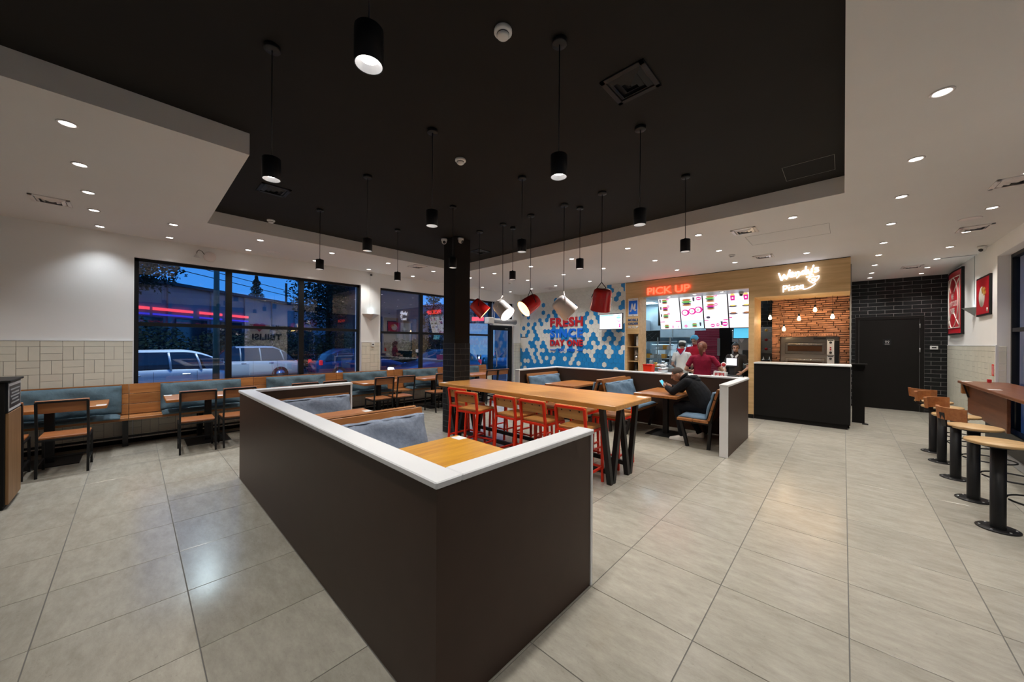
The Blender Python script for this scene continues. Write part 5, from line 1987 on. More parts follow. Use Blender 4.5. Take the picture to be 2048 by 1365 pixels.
class Body:
    """collects overlapping limbs, then fuses them into one continuous skin"""

    def __init__(s):
        s.mb = MB()
        s.seg = []

    def limb(s, p, q, r0, r1, m):
        p, q = Vector(p), Vector(q)
        n = 4
        s.mb.tube([p.lerp(q, k / n) for k in range(n + 1)], [r0 + (r1 - r0) * k / n for k in range(n + 1)], 12)
        s.mb.ball(p, r0, 12, 8)
        s.mb.ball(q, r1, 12, 8)
        s.seg.append((tuple(p), tuple(q), r0, r1, m))

    def ell(s, c, r, m, F=None):
        """ellipsoid; F = rotation matrix (3x3) for its axes"""
        c = Vector(c)
        b = MB()
        b.ball((0, 0, 0), r, 18, 12)
        T = (F.to_4x4() if F is not None else Matrix.Identity(4))
        s.mb.add([c + T.to_3x3() @ Vector(v) for v in b.v], b.f, True)
        s.seg.append((tuple(c), tuple(c), min(r) * .5 + max(r) * .5, 0, m))

    def loft(s, rings, m):
        """closed tube through rings of (centre, u-axis half, v-axis half)"""
        n = 20
        vs = []
        for c, u, v in rings:
            c, u, v = Vector(c), Vector(u), Vector(v)
            for k in range(n):
                t_ = 2 * math.pi * k / n
                vs.append(c + u * math.cos(t_) + v * math.sin(t_))
        q = len(rings)
        fs = [(i * n + k, i * n + (k + 1) % n, (i + 1) * n + (k + 1) % n, (i + 1) * n + k) for i in range(q - 1) for k in range(n)]
        fs += [tuple(range(n))[::-1], tuple(range((q - 1) * n, q * n))]
        s.mb.add(vs, fs, True)
        for i in range(q - 1):
            a = (Vector(rings[i][1]).length + Vector(rings[i][2]).length) / 2
            b_ = (Vector(rings[i + 1][1]).length + Vector(rings[i + 1][2]).length) / 2
            mm = m[i] if isinstance(m, (list, tuple)) else m
            s.seg.append((tuple(rings[i][0]), tuple(rings[i + 1][0]), a, b_, mm))

    def finish(s, name, parent, mats, voxel, smooth=4):
        me0 = s.mb.mesh(name, ['plain_skin'])
        o = put(name, me0)
        md = o.modifiers.new('fuse', 'REMESH')
        md.mode = 'VOXEL'
        md.voxel_size = voxel
        md.use_smooth_shade = True
        ms_ = o.modifiers.new('soften', 'SMOOTH')
        ms_.iterations = smooth
        ms_.factor = .5
        dg = bpy.context.evaluated_depsgraph_get()
        me = bpy.data.meshes.new_from_object(o.evaluated_get(dg))
        bpy.data.objects.remove(o)
        me.materials.clear()
        names = list(mats)
        for q in names:
            me.materials.append(M[q])
        n = len(me.polygons)
        C = np.empty(n * 3)
        me.polygons.foreach_get('center', C)
        C = C.reshape(-1, 3)
        best = np.full(n, 1e9)
        idx = np.zeros(n, dtype=np.int32)
        for p, q, r0, r1, m in s.seg:
            p, q = np.array(p), np.array(q)
            d = q - p
            L = float(d @ d)
            t_ = np.clip(((C - p) @ d) / L, 0, 1) if L > 1e-9 else np.zeros(n)
            rr_ = r0 + (r1 - r0) * t_ if L > 1e-9 else r0
            dist = np.linalg.norm(C - p - t_[:, None] * d, axis=1) - rr_
            k = dist < best
            best[k] = dist[k]
            idx[k] = names.index(m)
        me.polygons.foreach_set('material_index', idx)
        me.polygons.foreach_set('use_smooth', [True] * n)
        me.update()
        return put(name, me, parent)


def head_parts(B, c, fwd, upv, s=1.0):
    """skull, jaw, nose, ears; c = head centre"""
    f = Vector(fwd).normalized()
    u = Vector(upv)
    u = (u - f * u.dot(f)).normalized()
    r = f.cross(u)
    F = Matrix((r, f, u)).transposed()
    P = lambda a, b, d: Vector(c) + (r * a + f * b + u * d) * s
    B.ell(P(0, -.012, .022), (.074 * s, .092 * s, .090 * s), 'plain_skin', F)
    B.ell(P(0, .024, -.045), (.054 * s, .062 * s, .066 * s), 'plain_skin', F)
    B.limb(P(0, .086, .012), P(0, .104, -.024), .009 * s, .014 * s, 'plain_skin')
    B.ell(P(0, .070, .022), (.052 * s, .022 * s, .012 * s), 'plain_skin', F)
    B.ell(P(0, .080, -.060), (.024 * s, .010 * s, .010 * s), 'plain_skin', F)
    for q in (-1, 1):
        B.ell(P(q * .076, -.012, -.012), (.010 * s, .020 * s, .030 * s), 'plain_skin', F)
    return P, F


def hand_parts(B, w, d, nrm, side, s=1.0, curl=.5):
    """palm, four unequal bent fingers and a thumb; w wrist, d pointing direction, nrm out of the palm"""
    d = Vector(d).normalized()
    nrm = Vector(nrm)
    nrm = (nrm - d * nrm.dot(d)).normalized()
    a = d.cross(nrm) * side
    w = Vector(w)
    F = Matrix((a, d, nrm)).transposed()
    B.ell(w + d * .045 * s, (.040 * s, .050 * s, .017 * s), 'plain_skin', F)
    for k, (o, L) in enumerate(((.028, .066), (.010, .074), (-.009, .069), (-.027, .054))):
        b0 = w + d * .085 * s + a * o * s
        d1 = (d * math.cos(curl * .6) + nrm * math.sin(curl * .6)).normalized()
        d2 = (d * math.cos(curl * 1.7) + nrm * math.sin(curl * 1.7)).normalized()
        m = b0 + d1 * L * .52 * s
        B.limb(b0 - d * .02 * s, m, .0090 * s, .0080 * s, 'plain_skin')
        B.limb(m, m + d2 * L * .5 * s, .0080 * s, .0068 * s, 'plain_skin')
    t0 = w + d * .03 * s + a * .034 * s
    t1 = t0 + (d * .6 + a * .55 + nrm * .35).normalized() * .038 * s
    B.limb(t0, t1, .011 * s, .0095 * s, 'plain_skin')
    B.limb(t1, t1 + (d * .9 + nrm * .45).normalized() * .03 * s, .0095 * s, .0075 * s, 'plain_skin')


def face_marks(P, parent, base, brow='hair_dark'):
    e = MB()
    for q in (-1, 1):
        e.ball(P(q * .030, .078, .004) - base, .0075, 8, 6)
    e.build('eyes', 'plastic_dark', parent)
    e = MB()
    for q in (-1, 1):
        e.tube([P(q * .048, .074, .024) - base, P(q * .030, .086, .029) - base, P(q * .014, .090, .024) - base], .0038, 6)
    e.build('eyebrows', brow, parent)
    MB().tube([P(-.022, .086, -.052) - base, P(0, .093, -.053) - base, P(.022, .086, -.052) - base], .0036, 6).build('mouth', 'lips', parent)


def hair_cap(P, F, parent, base, mat, r=(.080, .099, .098), low=-.03, front=.05, c=(0, -.014, .026)):
    """hair shell around the skull, open over the face"""
    b = MB()
    n, m = 56, 40
    vs, fs = [], []
    for i in range(m + 1):
        p = math.pi * i / m
        for k in range(n):
            t_ = 2 * math.pi * k / n
            vs.append((r[0] * math.sin(p) * math.cos(t_), r[1] * math.sin(p) * math.sin(t_), r[2] * math.cos(p)))
    for i in range(m):
        for k in range(n):
            q = (i * n + k, (i + 1) * n + k, (i + 1) * n + (k + 1) % n, i * n + (k + 1) % n)
            cx = [sum(vs[z_][a] for z_ in q) / 4 for a in range(3)]
            if cx[2] < low or (cx[1] > front and cx[2] < .055):
                continue
            fs.append(q)
    b.add([P(v[0] + c[0], v[1] + c[1], v[2] + c[2]) - base for v in vs], fs, True)
    o = b.build('hair', mat, parent)
    so = o.modifiers.new('thickness', 'SOLIDIFY')
    so.thickness = .008
    so.offset = 0
    return o


def shoe(parent, heel, toe, mat, base):
    heel, toe = Vector(heel) - base, Vector(toe) - base
    d = (toe - heel)
    L = d.length
    d.normalize()
    a = Vector((-d.y, d.x, 0))
    prof = [(-.02, .034, .075), (.03, .040, .085), (.10, .040, .080), (.16, .045, .06), (.22, .046, .042), (.27, .034, .030), (.285, .012, .018)]
    k = L / .27
    b = MB()
    vs, fs = [], []
    for x, w, h_ in prof:
        c_ = heel + d * x * k
        for t_ in range(10):
            an = math.pi * t_ / 9
            vs.append(c_ + a * w * math.cos(an) + Vector((0, 0, .012 + h_ * math.sin(an) ** .7)))
        vs.append(c_ - a * w + Vector((0, 0, .0)))
        vs.append(c_ + a * w + Vector((0, 0, .0)))
    n = 12
    for i in range(len(prof) - 1):
        for t_ in range(n):
            fs.append((i * n + t_, i * n + (t_ + 1) % n, (i + 1) * n + (t_ + 1) % n, (i + 1) * n + t_))
    fs += [tuple(range(n)), tuple(range((len(prof) - 1) * n, len(prof) * n))]
    b.add(vs, fs, True)
    return b.build('shoe', mat, parent)


plain('plain_skin', (.55, .31, .22), .55, var=.06, scale=20)
plain('lips', (.40, .14, .12), .5)
plain('hair_dark', (.022, .016, .012), .7, var=.2, scale=60)
plain('hair_short', (.075, .055, .045), .8, var=.2, scale=80)
plain('hair_red', (.16, .045, .022), .6, var=.25, scale=50)
plain('hairnet', (.10, .42, .66), .8, var=.15, scale=50)
plain('cloth_black', (.014, .015, .018), .9, var=.2, scale=18, bump=.4, bscale=20, spec=.2)
plain('cloth_trouser', (.010, .011, .014), .9, var=.15, spec=.2)
plain('cloth_maroon', (.26, .012, .04), .85, var=.12, scale=16, bump=.4, bscale=18, spec=.2)
plain('cloth_red', (.42, .012, .03), .85, var=.1, spec=.2)
plain('cloth_white', (.70, .70, .66), .85, var=.05, bump=.3, bscale=18, spec=.2)
plain('cloth_brown', (.035, .028, .025), .85, var=.1, spec=.2)
plain('shoe_white', (.82, .82, .80), .6, var=.06)

# ---- man in black at the far booth, bent over his phone
base = Vector((-1.60, 6.2, 0))
man = thing('person', 'person in black hoodie seated at the far booth, looking at a phone', 'person', base)
B = Body()
V = Vector
Fy = Matrix.Rotation(R(-32), 3, 'Y')
sp = [(-1.585, .475, .14, .16), (-1.605, .56, .170, .185), (-1.64, .655, .170, .190), (-1.68, .745, .165, .190), (-1.73, .83, .150, .192), (-1.785, .905, .128, .192), (-1.835, .96, .098, .175), (-1.88, .995, .068, .10)]
rings = []
for q, (x_, z_, dp, wd_) in enumerate(sp):
    p0, p1 = sp[max(q - 1, 0)], sp[min(q + 1, len(sp) - 1)]
    tg = Vector((p1[0] - p0[0], 0, p1[1] - p0[1])).normalized()
    nr = Vector((-tg.z, 0, tg.x))
    rings.append(((x_, 6.2, z_), (0, wd_, 0), nr * dp))
B.loft(rings, ['cloth_trouser'] + ['cloth_black'] * 6)
B.limb((-1.86, 6.20, .99), (-1.955, 6.195, 1.03), .062, .055, 'plain_skin')
P, F = head_parts(B, (-2.02, 6.19, 1.052), (-.86, -.26, -.40), (-.35, 0, 1), .98)
for sd, sh, el, wr in ((-1, (-1.84, 6.03, .95), (-2.02, 5.985, .785), (-2.165, 6.105, .835)), (1, (-1.84, 6.37, .95), (-2.03, 6.43, .785), (-2.145, 6.285, .83))):
    B.limb((-1.80, 6.2 + sd * .08, .945), sh, .078, .070, 'cloth_black')
    B.limb(sh, el, .068, .056, 'cloth_black')
    B.limb(el, V(el).lerp(V(wr), .86), .060, .044, 'cloth_black')
    B.limb(V(el).lerp(V(wr), .82), wr, .030, .026, 'plain_skin')
hand_parts(B, (-2.165, 6.105, .835), (-.75, .45, .45), (.25, .75, .35), 1, .95, .9)
hand_parts(B, (-2.145, 6.285, .83), (-.78, -.50, .38), (.2, -.8, .4), -1, .95, .9)
for hp, kn, an in (((-1.60, 6.11, .555), (-1.985, 6.08, .545), (-1.905, 6.065, .10)), ((-1.60, 6.29, .555), (-1.985, 6.33, .545), (-1.76, 6.47, .10))):
    B.limb(hp, kn, .088, .066, 'cloth_trouser')
    B.limb(kn, an, .064, .046, 'cloth_trouser')
    B.limb(an, V(an) + V((-.02, 0, -.045)), .040, .038, 'cloth_trouser')
for q in range(len(B.mb.v)):
    B.mb.v[q] = tuple(V(B.mb.v[q]) - base)
B.seg = [(tuple(V(p) - base), tuple(V(q) - base), a, b_, m) for p, q, a, b_, m in B.seg]
B.finish('body', man, ['plain_skin', 'cloth_black', 'cloth_trouser'], .0075, 5)
hair_cap(P, F, man, base, 'hair_short', (.0775, .0955, .093), -.01, .058)
face_marks(P, man, base)
shoe(man, (-1.845, 6.062, 0), (-2.075, 6.035, 0), 'shoe_white', base)
shoe(man, (-1.70, 6.475, 0), (-1.93, 6.46, 0), 'shoe_white', base)
b = MB()
b.tube([V(p) - base for p in ((-1.885, 6.115, .985), (-1.83, 6.105, 1.02), (-1.755, 6.13, 1.02), (-1.72, 6.2, 1.0), (-1.755, 6.27, 1.02), (-1.83, 6.295, 1.02), (-1.885, 6.285, .985))], [.02, .032, .038, .042, .038, .032, .02], 10)
b.ball(V((-1.735, 6.2, .985)) - base, (.07, .10, .045), 14, 8)
ncx = Vector((-.50, -.02, .38)).normalized()
ncu = ncx.cross(Vector((0, 1, 0))).normalized()
b.tube([V((-1.922, 6.197, 1.016)) - base + (Vector((0, 1, 0)) * math.cos(a_) + ncu * math.sin(a_)) * .068 for a_ in [2 * math.pi * q / 20 for q in range(20)]], .021, 8, closed=True)
b.build('hood', 'cloth_black', man)
ph = thing('phone', 'slim smartphone with lit screen held by the man in black', 'phone', (-2.255, 6.185, .888))
_n = Vector((.70, -.50, .50)).normalized()
_u = Vector((-.45, -.10, .85))
_u = (_u - _n * _u.dot(_n)).normalized()
ph.rotation_euler = Matrix((_n, _u.cross(_n), _u)).transposed().to_euler()
MB().cbox(-.004, .004, -.033, .033, -.062, .062, .003).build('case', 'plastic_white', ph)
MB().box(.004, .0048, -.029, .029, -.056, .056).build('display', 'screen_blue_bright', ph)


# ---- standing people
def stander(label, x, y, yaw, H_, shirt, pants, arms, hair, look=0., tilt=0., width=1.0, sleeve=.55, hairmode='cap'):
    k = H_ / 1.70
    base = Vector((x, y, 0))
    t = thing('person', label, 'person', base, yaw)
    B = Body()
    S = lambda a, b_, c_: Vector((a * width, b_, c_)) * k
    rg = [(.86, .150, .110, 0), (.95, .168, .120, 0), (1.04, .152, .112, .006), (1.12, .145, .108, .010), (1.22, .158, .114, .008), (1.32, .168, .108, 0), (1.38, .150, .088, -.006), (1.425, .095, .062, -.008), (1.445, .05, .05, -.005)]
    B.loft([(S(0, y_, z_), (w_ * k * width, 0, 0), (0, d_ * k, 0)) for z_, w_, d_, y_ in rg], [pants] + [shirt] * 7)
    B.limb(S(-.12, -.008, 1.378), S(.12, -.008, 1.378), .052 * k, .052 * k, shirt)
    B.limb(S(0, -.005, 1.40), S(0, .015, 1.50), .054 * k, .050 * k, 'plain_skin')
    cuffs = []
    f = Vector((math.sin(look), math.cos(look) * math.cos(tilt), -math.sin(tilt)))
    P, F = head_parts(B, S(0, .03, 1.585), f, (0, .05, 1), k * 1.0)
    for sd, (el, wr) in zip((-1, 1), arms):
        sh = S(sd * .172, -.01, 1.365)
        el, wr = S(*el), S(*wr)
        m = sh.lerp(el, sleeve / .55 * .62) if sleeve < .9 else el
        B.limb(sh, m, .056 * k, .053 * k, shirt)
        cuffs.append((m, (el - sh).normalized(), .052 * k))
        B.limb(sh.lerp(el, .5), el, .043 * k, .037 * k, 'plain_skin' if sleeve < .9 else shirt)
        B.limb(el, wr, .037 * k, .025 * k, 'plain_skin')
        hand_parts(B, wr, (wr - el).normalized() + Vector((0, .2, 0)), (-sd, 0, -.2), sd, k, .6)
    for sd in (-1, 1):
        B.limb(S(sd * .09, 0, .92), S(sd * .095, .015, .50), .092 * k, .062 * k, pants)
        B.limb(S(sd * .095, .015, .50), S(sd * .10, -.02, .09), .062 * k, .045 * k, pants)
    B.finish('body', t, ['plain_skin', shirt, pants], .009, 3)
    Z0 = Vector((0, 0, 0))
    for c_, d_, r_ in cuffs:
        MB().lathe([(r_ - .008, -.012), (r_, -.012), (r_ + .004, 0), (r_, .012), (r_ - .008, .012)], 20, c_, d_).build('cuff', shirt, t)
    MB().lathe([(.050 * k, -.012), (.060 * k, -.010), (.064 * k, .0), (.060 * k, .012), (.052 * k, .014)], 20, S(0, -.003, 1.435), (0, .12, 1)).build('collar', shirt, t)
    if hairmode == 'net':
        hair_cap(P, F, t, Z0, hair, (.092, .110, .104), .0, .075, (0, -.012, .034))
    else:
        hair_cap(P, F, t, Z0, hair, (.084, .104, .100), -.055, .05)
    face_marks(P, t, Z0)
    for sd in (-1, 1):
        shoe(t, S(sd * .10, -.07, 0), S(sd * .11, .17, 0), 'cloth_black', Z0)
    return t, P, S


RELAX = [((-.25, .02, 1.08), (-.20, .20, .98)), ((.25, .02, 1.08), (.20, .20, .98))]
w1, P, S = stander('person with a red ponytail in a maroon shirt, seen from behind at the counter', -2.05, 7.72, R(10), 1.60, 'cloth_maroon', 'cloth_trouser',
                   [((-.28, -.02, 1.12), (-.20, .20, 1.06)), ((.33, -.01, 1.13), (.30, .24, 1.12))], 'hair_red', R(8), R(10), 1.10)
b = MB()
b.tube([P(0, -.10, .045), P(.0, -.135, .01), P(.0, -.125, -.07), P(.005, -.10, -.14), P(.01, -.085, -.19)], [.03, .038, .042, .032, .008], 12)
b.build('ponytail', 'hair_red', w1)
MB().lathe([(.028, -.01), (.034, 0), (.028, .01)], 14, P(0, -.118, .035), P(0, -.135, .01) - P(0, -.10, .045)).build('hair_tie', 'plastic_dark', w1)
w2, P, S = stander('person in a white uniform with red neckerchief, seen from behind', -3.06, 9.72, R(4), 1.62, 'cloth_white', 'cloth_white',
                   RELAX, 'hair_dark', R(-5), R(14))
MB().prism([(-.10, 1.445), (.10, 1.445), (.0, 1.30)], .012, (0, -.150, 0)).build('neckerchief', 'cloth_red', w2)
MB().prism([(-.115, 1.448), (-.10, 1.448), (.0, 1.30), (.10, 1.448), (.115, 1.448), (.0, 1.278)], .008, (0, -.148, 0)).build('collar_trim', 'sign_navy', w2)
MB().lathe([(.086, 0), (.090, .03), (.080, .055), (0, .065)], 20, P(0, -.01, .075), P(0, 0, 1) - P(0, 0, 0)).build('cap', 'cloth_white', w2)
w3, P, S = stander('person with a blue hairnet and red shirt, looking down in the kitchen', -2.90, 10.25, R(176), 1.78, 'cloth_red', 'cloth_trouser',
                   RELAX, 'hairnet', R(6), R(28), hairmode='net')
w4, P, S = stander('person in a dark brown polo with white collar behind the till', -1.84, 9.66, R(168), 1.585, 'cloth_brown', 'cloth_trouser',
                   [((-.26, .0, 1.10), (-.20, .18, .99)), ((.27, .0, 1.10), (.16, .20, 1.0))], 'hair_dark', R(-22), R(10), 1.05)
b = MB()
for sd in (-1, 1):
    b.prism([(sd * .01, 0), (sd * .075, .055), (sd * .085, .03), (sd * .04, -.05)], .008, S(0, .095, 1.375), (1, 0, 0), (0, -.25, 1), (0, 1, 0))
b.build('collar', 'cloth_white', w4)
MB().tube([P(.0, -.10, .0), P(.015, -.115, -.06), P(.03, -.095, -.13)], [.034, .04, .012], 10).build('ponytail', 'hair_dark', w4)
b = MB()
for sd in (-1, 1):
    sh, el = S(sd * .185, -.01, 1.375), S(*(((-.26, .0, 1.10), (.27, 0, 1.10))[(sd + 1) // 2]))
    m = sh.lerp(el, .66)
    b.lathe([(.056, 0), (.059, .006), (.056, .012)], 16, m, el - sh)
b.build('sleeve_trim', 'cloth_white', w4)
MB().box(-.10, -.04, .125, .13, 1.24 * .93, 1.255 * .93).build('name_badge', 'cloth_white', w4)
# ================================================================== the street outside
plain('asphalt', (.05, .055, .06), .75, var=.2, scale=2)
plain('pavement', (.16, .16, .16), .8, var=.1, scale=3)
plain('facade', (.30, .31, .33), .8, var=.06, scale=1)
plain('facade_dark', (.05, .06, .07), .6, var=.1)
plain('car_silver', (.66, .70, .74), .28, metal=.25, var=.02, coat=.6)
plain('car_white', (.62, .64, .66), .28, metal=.2, var=.02, coat=.6)
plain('car_blue', (.02, .05, .16), .25, metal=.4, var=.02, coat=.6)
plain('car_glass', (.01, .013, .02), .06, spec=1.0)
plain('tyre', (.012, .012, .013), .8)
plain('leaf_dark', (.018, .035, .018), .8, var=.4, scale=3)
plain('leaf_hedge', (.012, .03, .014), .8, var=.4, scale=3)
plain('bark', (.05, .04, .03), .9)
plain('post_green', (.05, .12, .09), .5)
struct('ground', MB().box(-60, XL - .3, -30, 60, -.35, -.2), 'asphalt')
struct('pavement', MB().box(-11.2, XL - .3, -30, 60, -.2, -.08), 'pavement')
struct('ground_right', MB().box(2.0, 12, -20, 40, -.35, -.15), 'pavement')


def car(label, loc, rz, paint, L=4.0, Ht=1.5, lights=True, kind='hatch'):
    """car along local X, nose at +X"""
    t = thing('car', label, 'car', loc, rz)
    hw = .85
    # stations: x, belt z, roof z (None outside the cabin), half width
    N = 26
    body, cab = MB(), MB()
    belt = lambda u: .90 + .06 * math.sin(min(1, max(0, u)) * math.pi) + (.06 * (1 - u) if kind == 'hatch' else 0)
    bot = .24
    ring = []
    for i in range(N + 1):
        u = i / N
        x = -L / 2 + L * u
        endr = min(1, min(u, 1 - u) / .05) ** .5
        hood = 1.0 if u < .68 else 1.0 - .30 * ((u - .68) / .32) ** 1.3
        top = belt(u) * hood * (.86 + .14 * endr)
        w = hw * (.86 + .14 * min(1, min(u, 1 - u) / .12) ** .5)
        prof = []
        for a, zf in ((.90, 0), (.985, .12), (1.0, .40), (1.0, .62), (.985, .80), (.94, .94), (.86, 1.0)):
            prof.append((a * w, bot + (top - bot) * zf))
        ring.append([(x, -p, q) for p, q in prof] + [(x, p, q) for p, q in prof[::-1]])
    n = 14
    vs = [p for r_ in ring for p in r_]
    fs = [(i * n + k, i * n + (k + 1) % n, (i + 1) * n + (k + 1) % n, (i + 1) * n + k) for i in range(N) for k in range(n)]
    fs += [tuple(range(n)), tuple(range(N * n, N * n + n))]
    body.add(vs, fs, True)
    body.build('body', paint, t)
    # cabin
    x0, x1 = (-L * .475, L * .27) if kind == 'hatch' else (-L * .44, L * .22)
    xa, xb = (-L * .22, L * .04) if kind == 'hatch' else (-L * .26, L * .06)
    M_ = 18
    vs, fs = [], []
    for i in range(M_ + 1):
        u = i / M_
        x = x0 + (x1 - x0) * u
        hgt = 1.0
        if x < xa:
            hgt = 1 - .72 * (1 - (x - x0) / (xa - x0)) ** 1.8 if kind == 'hatch' else ((x - x0) / (xa - x0)) ** .55
        if x > xb:
            hgt = 1 - ((x - xb) / (x1 - xb)) ** 1.15
        rz_ = .90 + (Ht - .90) * max(.02, hgt) * (1 - .04 * abs(u - .4))
        for a, zf in ((.80, 0), (.74, .55), (.66, .90), (.50, 1.0)):
            vs.append((x, -a, .90 + (rz_ - .90) * zf))
        for a, zf in ((.50, 1.0), (.66, .90), (.74, .55), (.80, 0)):
            vs.append((x, a, .90 + (rz_ - .90) * zf))
    def roofz(x):
        hgt = 1.0
        if x < xa:
            hgt = 1 - .72 * (1 - (x - x0) / (xa - x0)) ** 1.8 if kind == 'hatch' else ((x - x0) / (xa - x0)) ** .55
        if x > xb:
            hgt = 1 - ((x - xb) / (x1 - xb)) ** 1.15
        return .90 + (Ht - .90) * max(.02, hgt) * (1 - .04 * abs((x - x0) / (x1 - x0) - .4))
    n = 8
    roof = MB()
    g = MB()
    gl, rf = [], []
    for i in range(M_):
        for k in range(n - 1):
            q = (i * n + k, i * n + k + 1, (i + 1) * n + k + 1, (i + 1) * n + k)
            (rf if k in (1, 2, 3, 4, 5) and i > 1 and i < M_ - 5 and k not in (1, 5) else gl).append(q)
    g.add(vs, gl, True)
    g.build('glazing', 'car_glass', t)
    roof.add([(p[0], p[1], p[2] + .004) for p in vs], rf, True)
    roof.build('roof', paint, t)
    pil = MB()
    for sd in (-1, 1):
        for xx, lean in ((x0 + (.62 if kind == 'hatch' else .45), -.12), ((x0 + x1) / 2 - .20, -.05), ((x0 + x1) / 2 + .52, -.02)):
            xt = xx - lean
            hz = roofz(xt) - .9
            pil.tube([(xx, sd * .795, .92), (xx - lean * .5, sd * .748, .90 + hz * .52), (xt, sd * .672, .90 + hz * .88)], .028, 6)
    pil.build('pillars', paint, t)
    for sd in (-1, 1):
        for xx in (x0 + .95, x0 + 1.95):
            MB().cbox(xx - .09, xx + .09, sd * .855 - .014, sd * .855 + .014, .80, .83, .008).build('door_handle', 'chrome', t)
        sm = MB()
        for xx in (x0 + .72, x0 + 1.62):
            sm.box(xx - .003, xx + .003, sd * .853 - .002, sd * .853 + .002, .35, .90)
        sm.build('door_seams', 'tyre', t)
        for xx in (-L * .31, L * .31):
            wh_ = MB().lathe([(.0, 0), (.30, 0), (.315, .02), (.315, .19), (.30, .21), (0, .21)], 24, (xx, sd * .68, .315), (0, sd, 0))
            ww = wh_.build('wheel', 'tyre', t)
            MB().lathe([(0, .0), (.17, 0), (.175, .008), (0, .012)], 20, (xx, sd * .888, .315), (0, sd, 0)).build('rim', 'chrome', ww)
        MB().cbox(-L / 2 + .01, -L / 2 + .14, sd * .73 - .07, sd * .73 + .06, .72, .94, .02).build('tail_lamp', 'taillight', t)
        MB().cbox(L / 2 - .16, L / 2 + .0, sd * .70 - .12, sd * .70 + .10, .58, .70, .02).build('head_lamp', 'headlight' if lights else 'chrome', t)
    return t


car('silver hatchback parked outside the left street window', (-14.7, .12, -.2), R(-90), 'car_silver', 3.95, 1.50, False)
car('white car driving behind the silver hatchback', (-19.6, 3.15, -.2), R(-90), 'car_white', 4.6, 1.55, False, 'sedan')
car('dark blue car behind the right part of the left window', (-17.8, 7.8, -.2), R(90), 'car_blue', 4.3, 1.45, False, 'sedan')
car('dark blue car outside the second street window', (-13.6, 9.6, -.2), R(-82), 'car_blue', 4.3, 1.45, True, 'sedan')
car('pale car with headlights on, seen through the second window', (-22.0, 19.5, -.2), R(-60), 'car_white', 4.3, 1.5, True)
car('blue car seen through the entrance side window', (-15.5, 17.0, -.2), R(-75), 'car_blue', 4.3, 1.5, True)

# building across the street
bd = thing('building', 'long low building across the street with red and blue light strips', 'building', (-26, -6, -.2), R(131))
MB().box(-8, 34, 0, 9, 0, 5.45).build('block', 'facade', bd)
MB().box(-8.2, 34.2, -.35, 9.2, 5.45, 5.65).build('roof_edge', 'facade_dark', bd)
MB().box(-8, 34, -.06, 0, 0, 2.6).build('shopfront', 'facade_dark', bd)
for k in range(9):
    x = .4 + k * 3.2
    MB().box(x - .12, x + .12, -.12, 0, 0, 5.45).build('pilaster', 'facade', bd)
for k in range(8):
    x = .8 + k * 3.2
    w_ = MB().box(x, x + 2.4, -.09, -.06, .6, 3.3).build('window', 'facade_dark', bd)
    MB().box(x + .05, x + 2.35, -.10, -.09, .65, 3.25).build('pane', 'car_glass', w_)
for k, (x0, x1) in enumerate(((6.6, 8.7), (8.9, 11.6), (12.1, 14.0), (14.4, 16.6))):
    MB().box(x0, x1, -.16, -.12, 3.72, 3.90).build('light_strip', 'neon_street_red', bd)
    MB().box(x0, x1, -.16, -.12, 3.40, 3.52).build('light_strip', 'neon_street_blue', bd)
bd2 = thing('building', 'dim block far down the street', 'building', (-40, 34, -.2), R(20))
MB().box(-7, 7, -5, 5, 0, 7).build('block', 'facade', bd2)
for k in range(5):
    for j in range(2):
        MB().box(-6 + k * 2.5, -4.6 + k * 2.5, -5.05, -5, 1.6 + j * 2.6, 3.2 + j * 2.6).build('window', 'car_glass', bd2)


bd3 = thing('building', 'dark low block close behind the second street window', 'building', (-24, 12.0, -.2))
MB().box(-3, 2, -2.6, 1.9, 0, 5.9).build('block', 'facade_dark', bd3)
MB().box(-3.3, 2.4, -2.9, 2.2, 5.9, 6.15).build('roof_edge', 'facade', bd3)
for k in range(3):
    MB().box(2.0, 2.03, -2.2 + k * 1.4, -1.2 + k * 1.4, 1.2, 3.4).build('window', 'car_glass', bd3)


def tree(label, x, y, h, r, seed, conifer=False, mat='leaf_dark', n=2600, z0=1.2):
    t = thing('tree', label, 'tree', (x, y, -.2))
    MB().tube([(0, 0, 0), (.05, 0, h * .4), (0, 0, h * .85)], [.16, .12, .03], 8).build('trunk', 'bark', t)
    rg = random.Random(seed)
    vs, fs = [], []
    for k in range(n):
        u = rg.random()
        if conifer:
            z = z0 + (h - z0) * u
            rr_ = r * (1 - u) ** .8 * (.55 + .45 * abs(math.sin(u * 24))) * math.sqrt(rg.random())
            a = rg.uniform(0, 6.283)
            c = Vector((rr_ * math.cos(a), rr_ * math.sin(a), z))
        else:
            d = Vector((rg.gauss(0, 1), rg.gauss(0, 1), rg.gauss(0, 1))).normalized() * rg.random() ** .4
            lob = 1 + .25 * math.sin(d.x * 5 + seed) * math.cos(d.y * 6)
            c = Vector((d.x * r * lob, d.y * r * lob, (h + z0) / 2 + d.z * (h - z0) / 2 * lob))
        s_ = rg.uniform(.05, .12) * (r / 2.2) ** .5
        e1 = Vector((rg.gauss(0, 1), rg.gauss(0, 1), rg.gauss(0, .5))).normalized() * s_
        e2 = e1.cross(Vector((rg.gauss(0, 1), rg.gauss(0, 1), rg.gauss(0, 1)))).normalized() * s_ * .6
        i = len(vs)
        vs += [c - e1, c + e2, c + e1, c - e2]
        fs.append((i, i + 1, i + 2, i + 3))
    tag(MB().add(vs, fs).build('foliage', mat, t), kind='stuff')
    return t


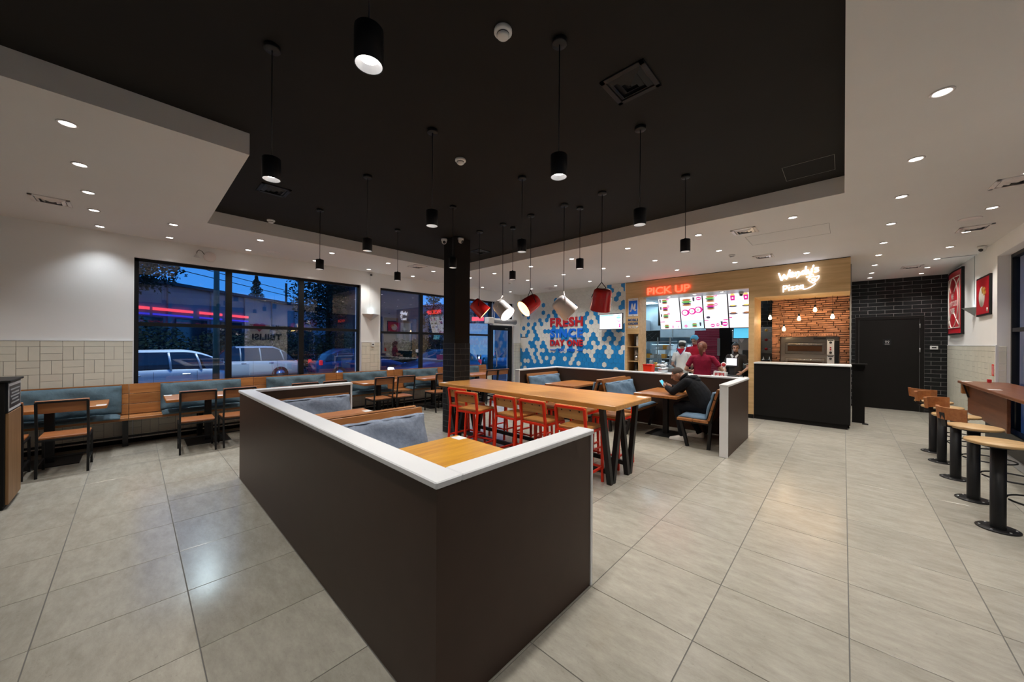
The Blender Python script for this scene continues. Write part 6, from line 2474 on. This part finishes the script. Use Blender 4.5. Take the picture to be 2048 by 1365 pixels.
tree('dark spreading tree at the upper left of the left window', -28, -.2, 8.2, 2.3, 3, False, n=7000, z0=4.4)
tree('dark conifer rising behind the roof across the street', -50, 9.75, 9.6, 1.7, 5, True, n=5200, z0=3.5)
tree('dark leafy tree at the right of the left window', -24.5, 8.6, 7.2, 2.0, 8, False, n=7000, z0=2.4)
tree('tall conifer seen through the second street window', -30, 20.5, 9.5, 1.7, 9, True, n=4500, z0=2)
tree('slim conifer beside the street sign', -26, 22.5, 8.5, 1.2, 12, True, n=1800, z0=2)
for k, (x, y, r_, h_) in enumerate(((-22.6, .2, 1.7, 2.7), (-22.9, 3.2, 1.6, 2.4), (-23.2, 6.2, 1.7, 2.5), (-23.6, 9.2, 1.6, 2.5), (-20.5, 12.2, 1.4, 2.0), (-25.5, 17, 2, 2.4))):
    tree('dark roadside hedge bush, %s from the left' % ORD[k], x, y, h_, r_, 20 + k, False, 'leaf_hedge', 4200, .1)
lp = thing('lamp_post', 'green street lamp post crossing the left window', 'street lamp', (-13.0, 1.60, -.2))
MB().tube([(0, 0, 0), (0, 0, 6.2)], [.085, .05], 12).build('post', 'post_green', lp)
MB().tube([(0, 0, 6.1), (-.5, 0, 6.35), (-1.3, 0, 6.4)], .035, 8).build('arm', 'post_green', lp)
MB().cbox(-1.75, -1.15, -.12, .12, 6.33, 6.43, .03).build('head', 'plastic_grey', lp)
MB().box(-1.7, -1.2, -.1, .1, 6.322, 6.33).build('lamp', 'lamp_on_cool', lp)
spot('street_beam', (-1.45, 0, 6.28), (-.12, .0, -1), 1500, R(150), .6, (.75, .92, 1), lp, .15)
tag(MB().tube([(-14, 3.98, -.2), (-14, 3.98, 2.2)], .04, 10).build('street_pole', 'steel'), 'slim pale pole outside beside the right mullion of the left window', 'post')
tag(MB().tube([(-47, 12.0, -.2), (-47, 12.0, 8.3)], .12, 8).build('utility_pole', 'bark'), 'utility pole behind the roof across the street', 'post')
wr_ = MB()
for dz in (0, .35):
    wr_.tube([(-20, -4, 5.6 + dz), (-24, 2, 5.0 + dz), (-29, 8, 4.75 + dz), (-36, 16, 5.2 + dz)], .02, 5)
tag(wr_.build('overhead_wires', 'tyre'), 'overhead wires sloping across the left window', 'wires')
t = thing('street_sign', 'glowing red street sign seen through the second window', 'sign', (-20, 17.6, -.2), R(40))
MB().tube([(0, 0, 0), (0, 0, 3.6)], .06, 8).build('pole', 'post_green', t)
MB().cbox(-.45, .45, -.06, .06, 3.4, 3.7, .03).build('panel', 'neon_street_red', t)
t = thing('billboard', 'pale blue street panel behind the second window', 'billboard', (-17, 15.2, -.2), R(50))
MB().box(-.9, .9, -.06, .06, 1.0, 3.0).build('panel', 'billboard_face', t)
MB().box(-.05, .05, -.05, .05, 0, 1.0).build('pole', 'post_green', t)
# dark building close outside the right windows
struct('wall_neighbour', MB().box(6.5, 7, -20, 30, -.2, 9), 'facade_dark')
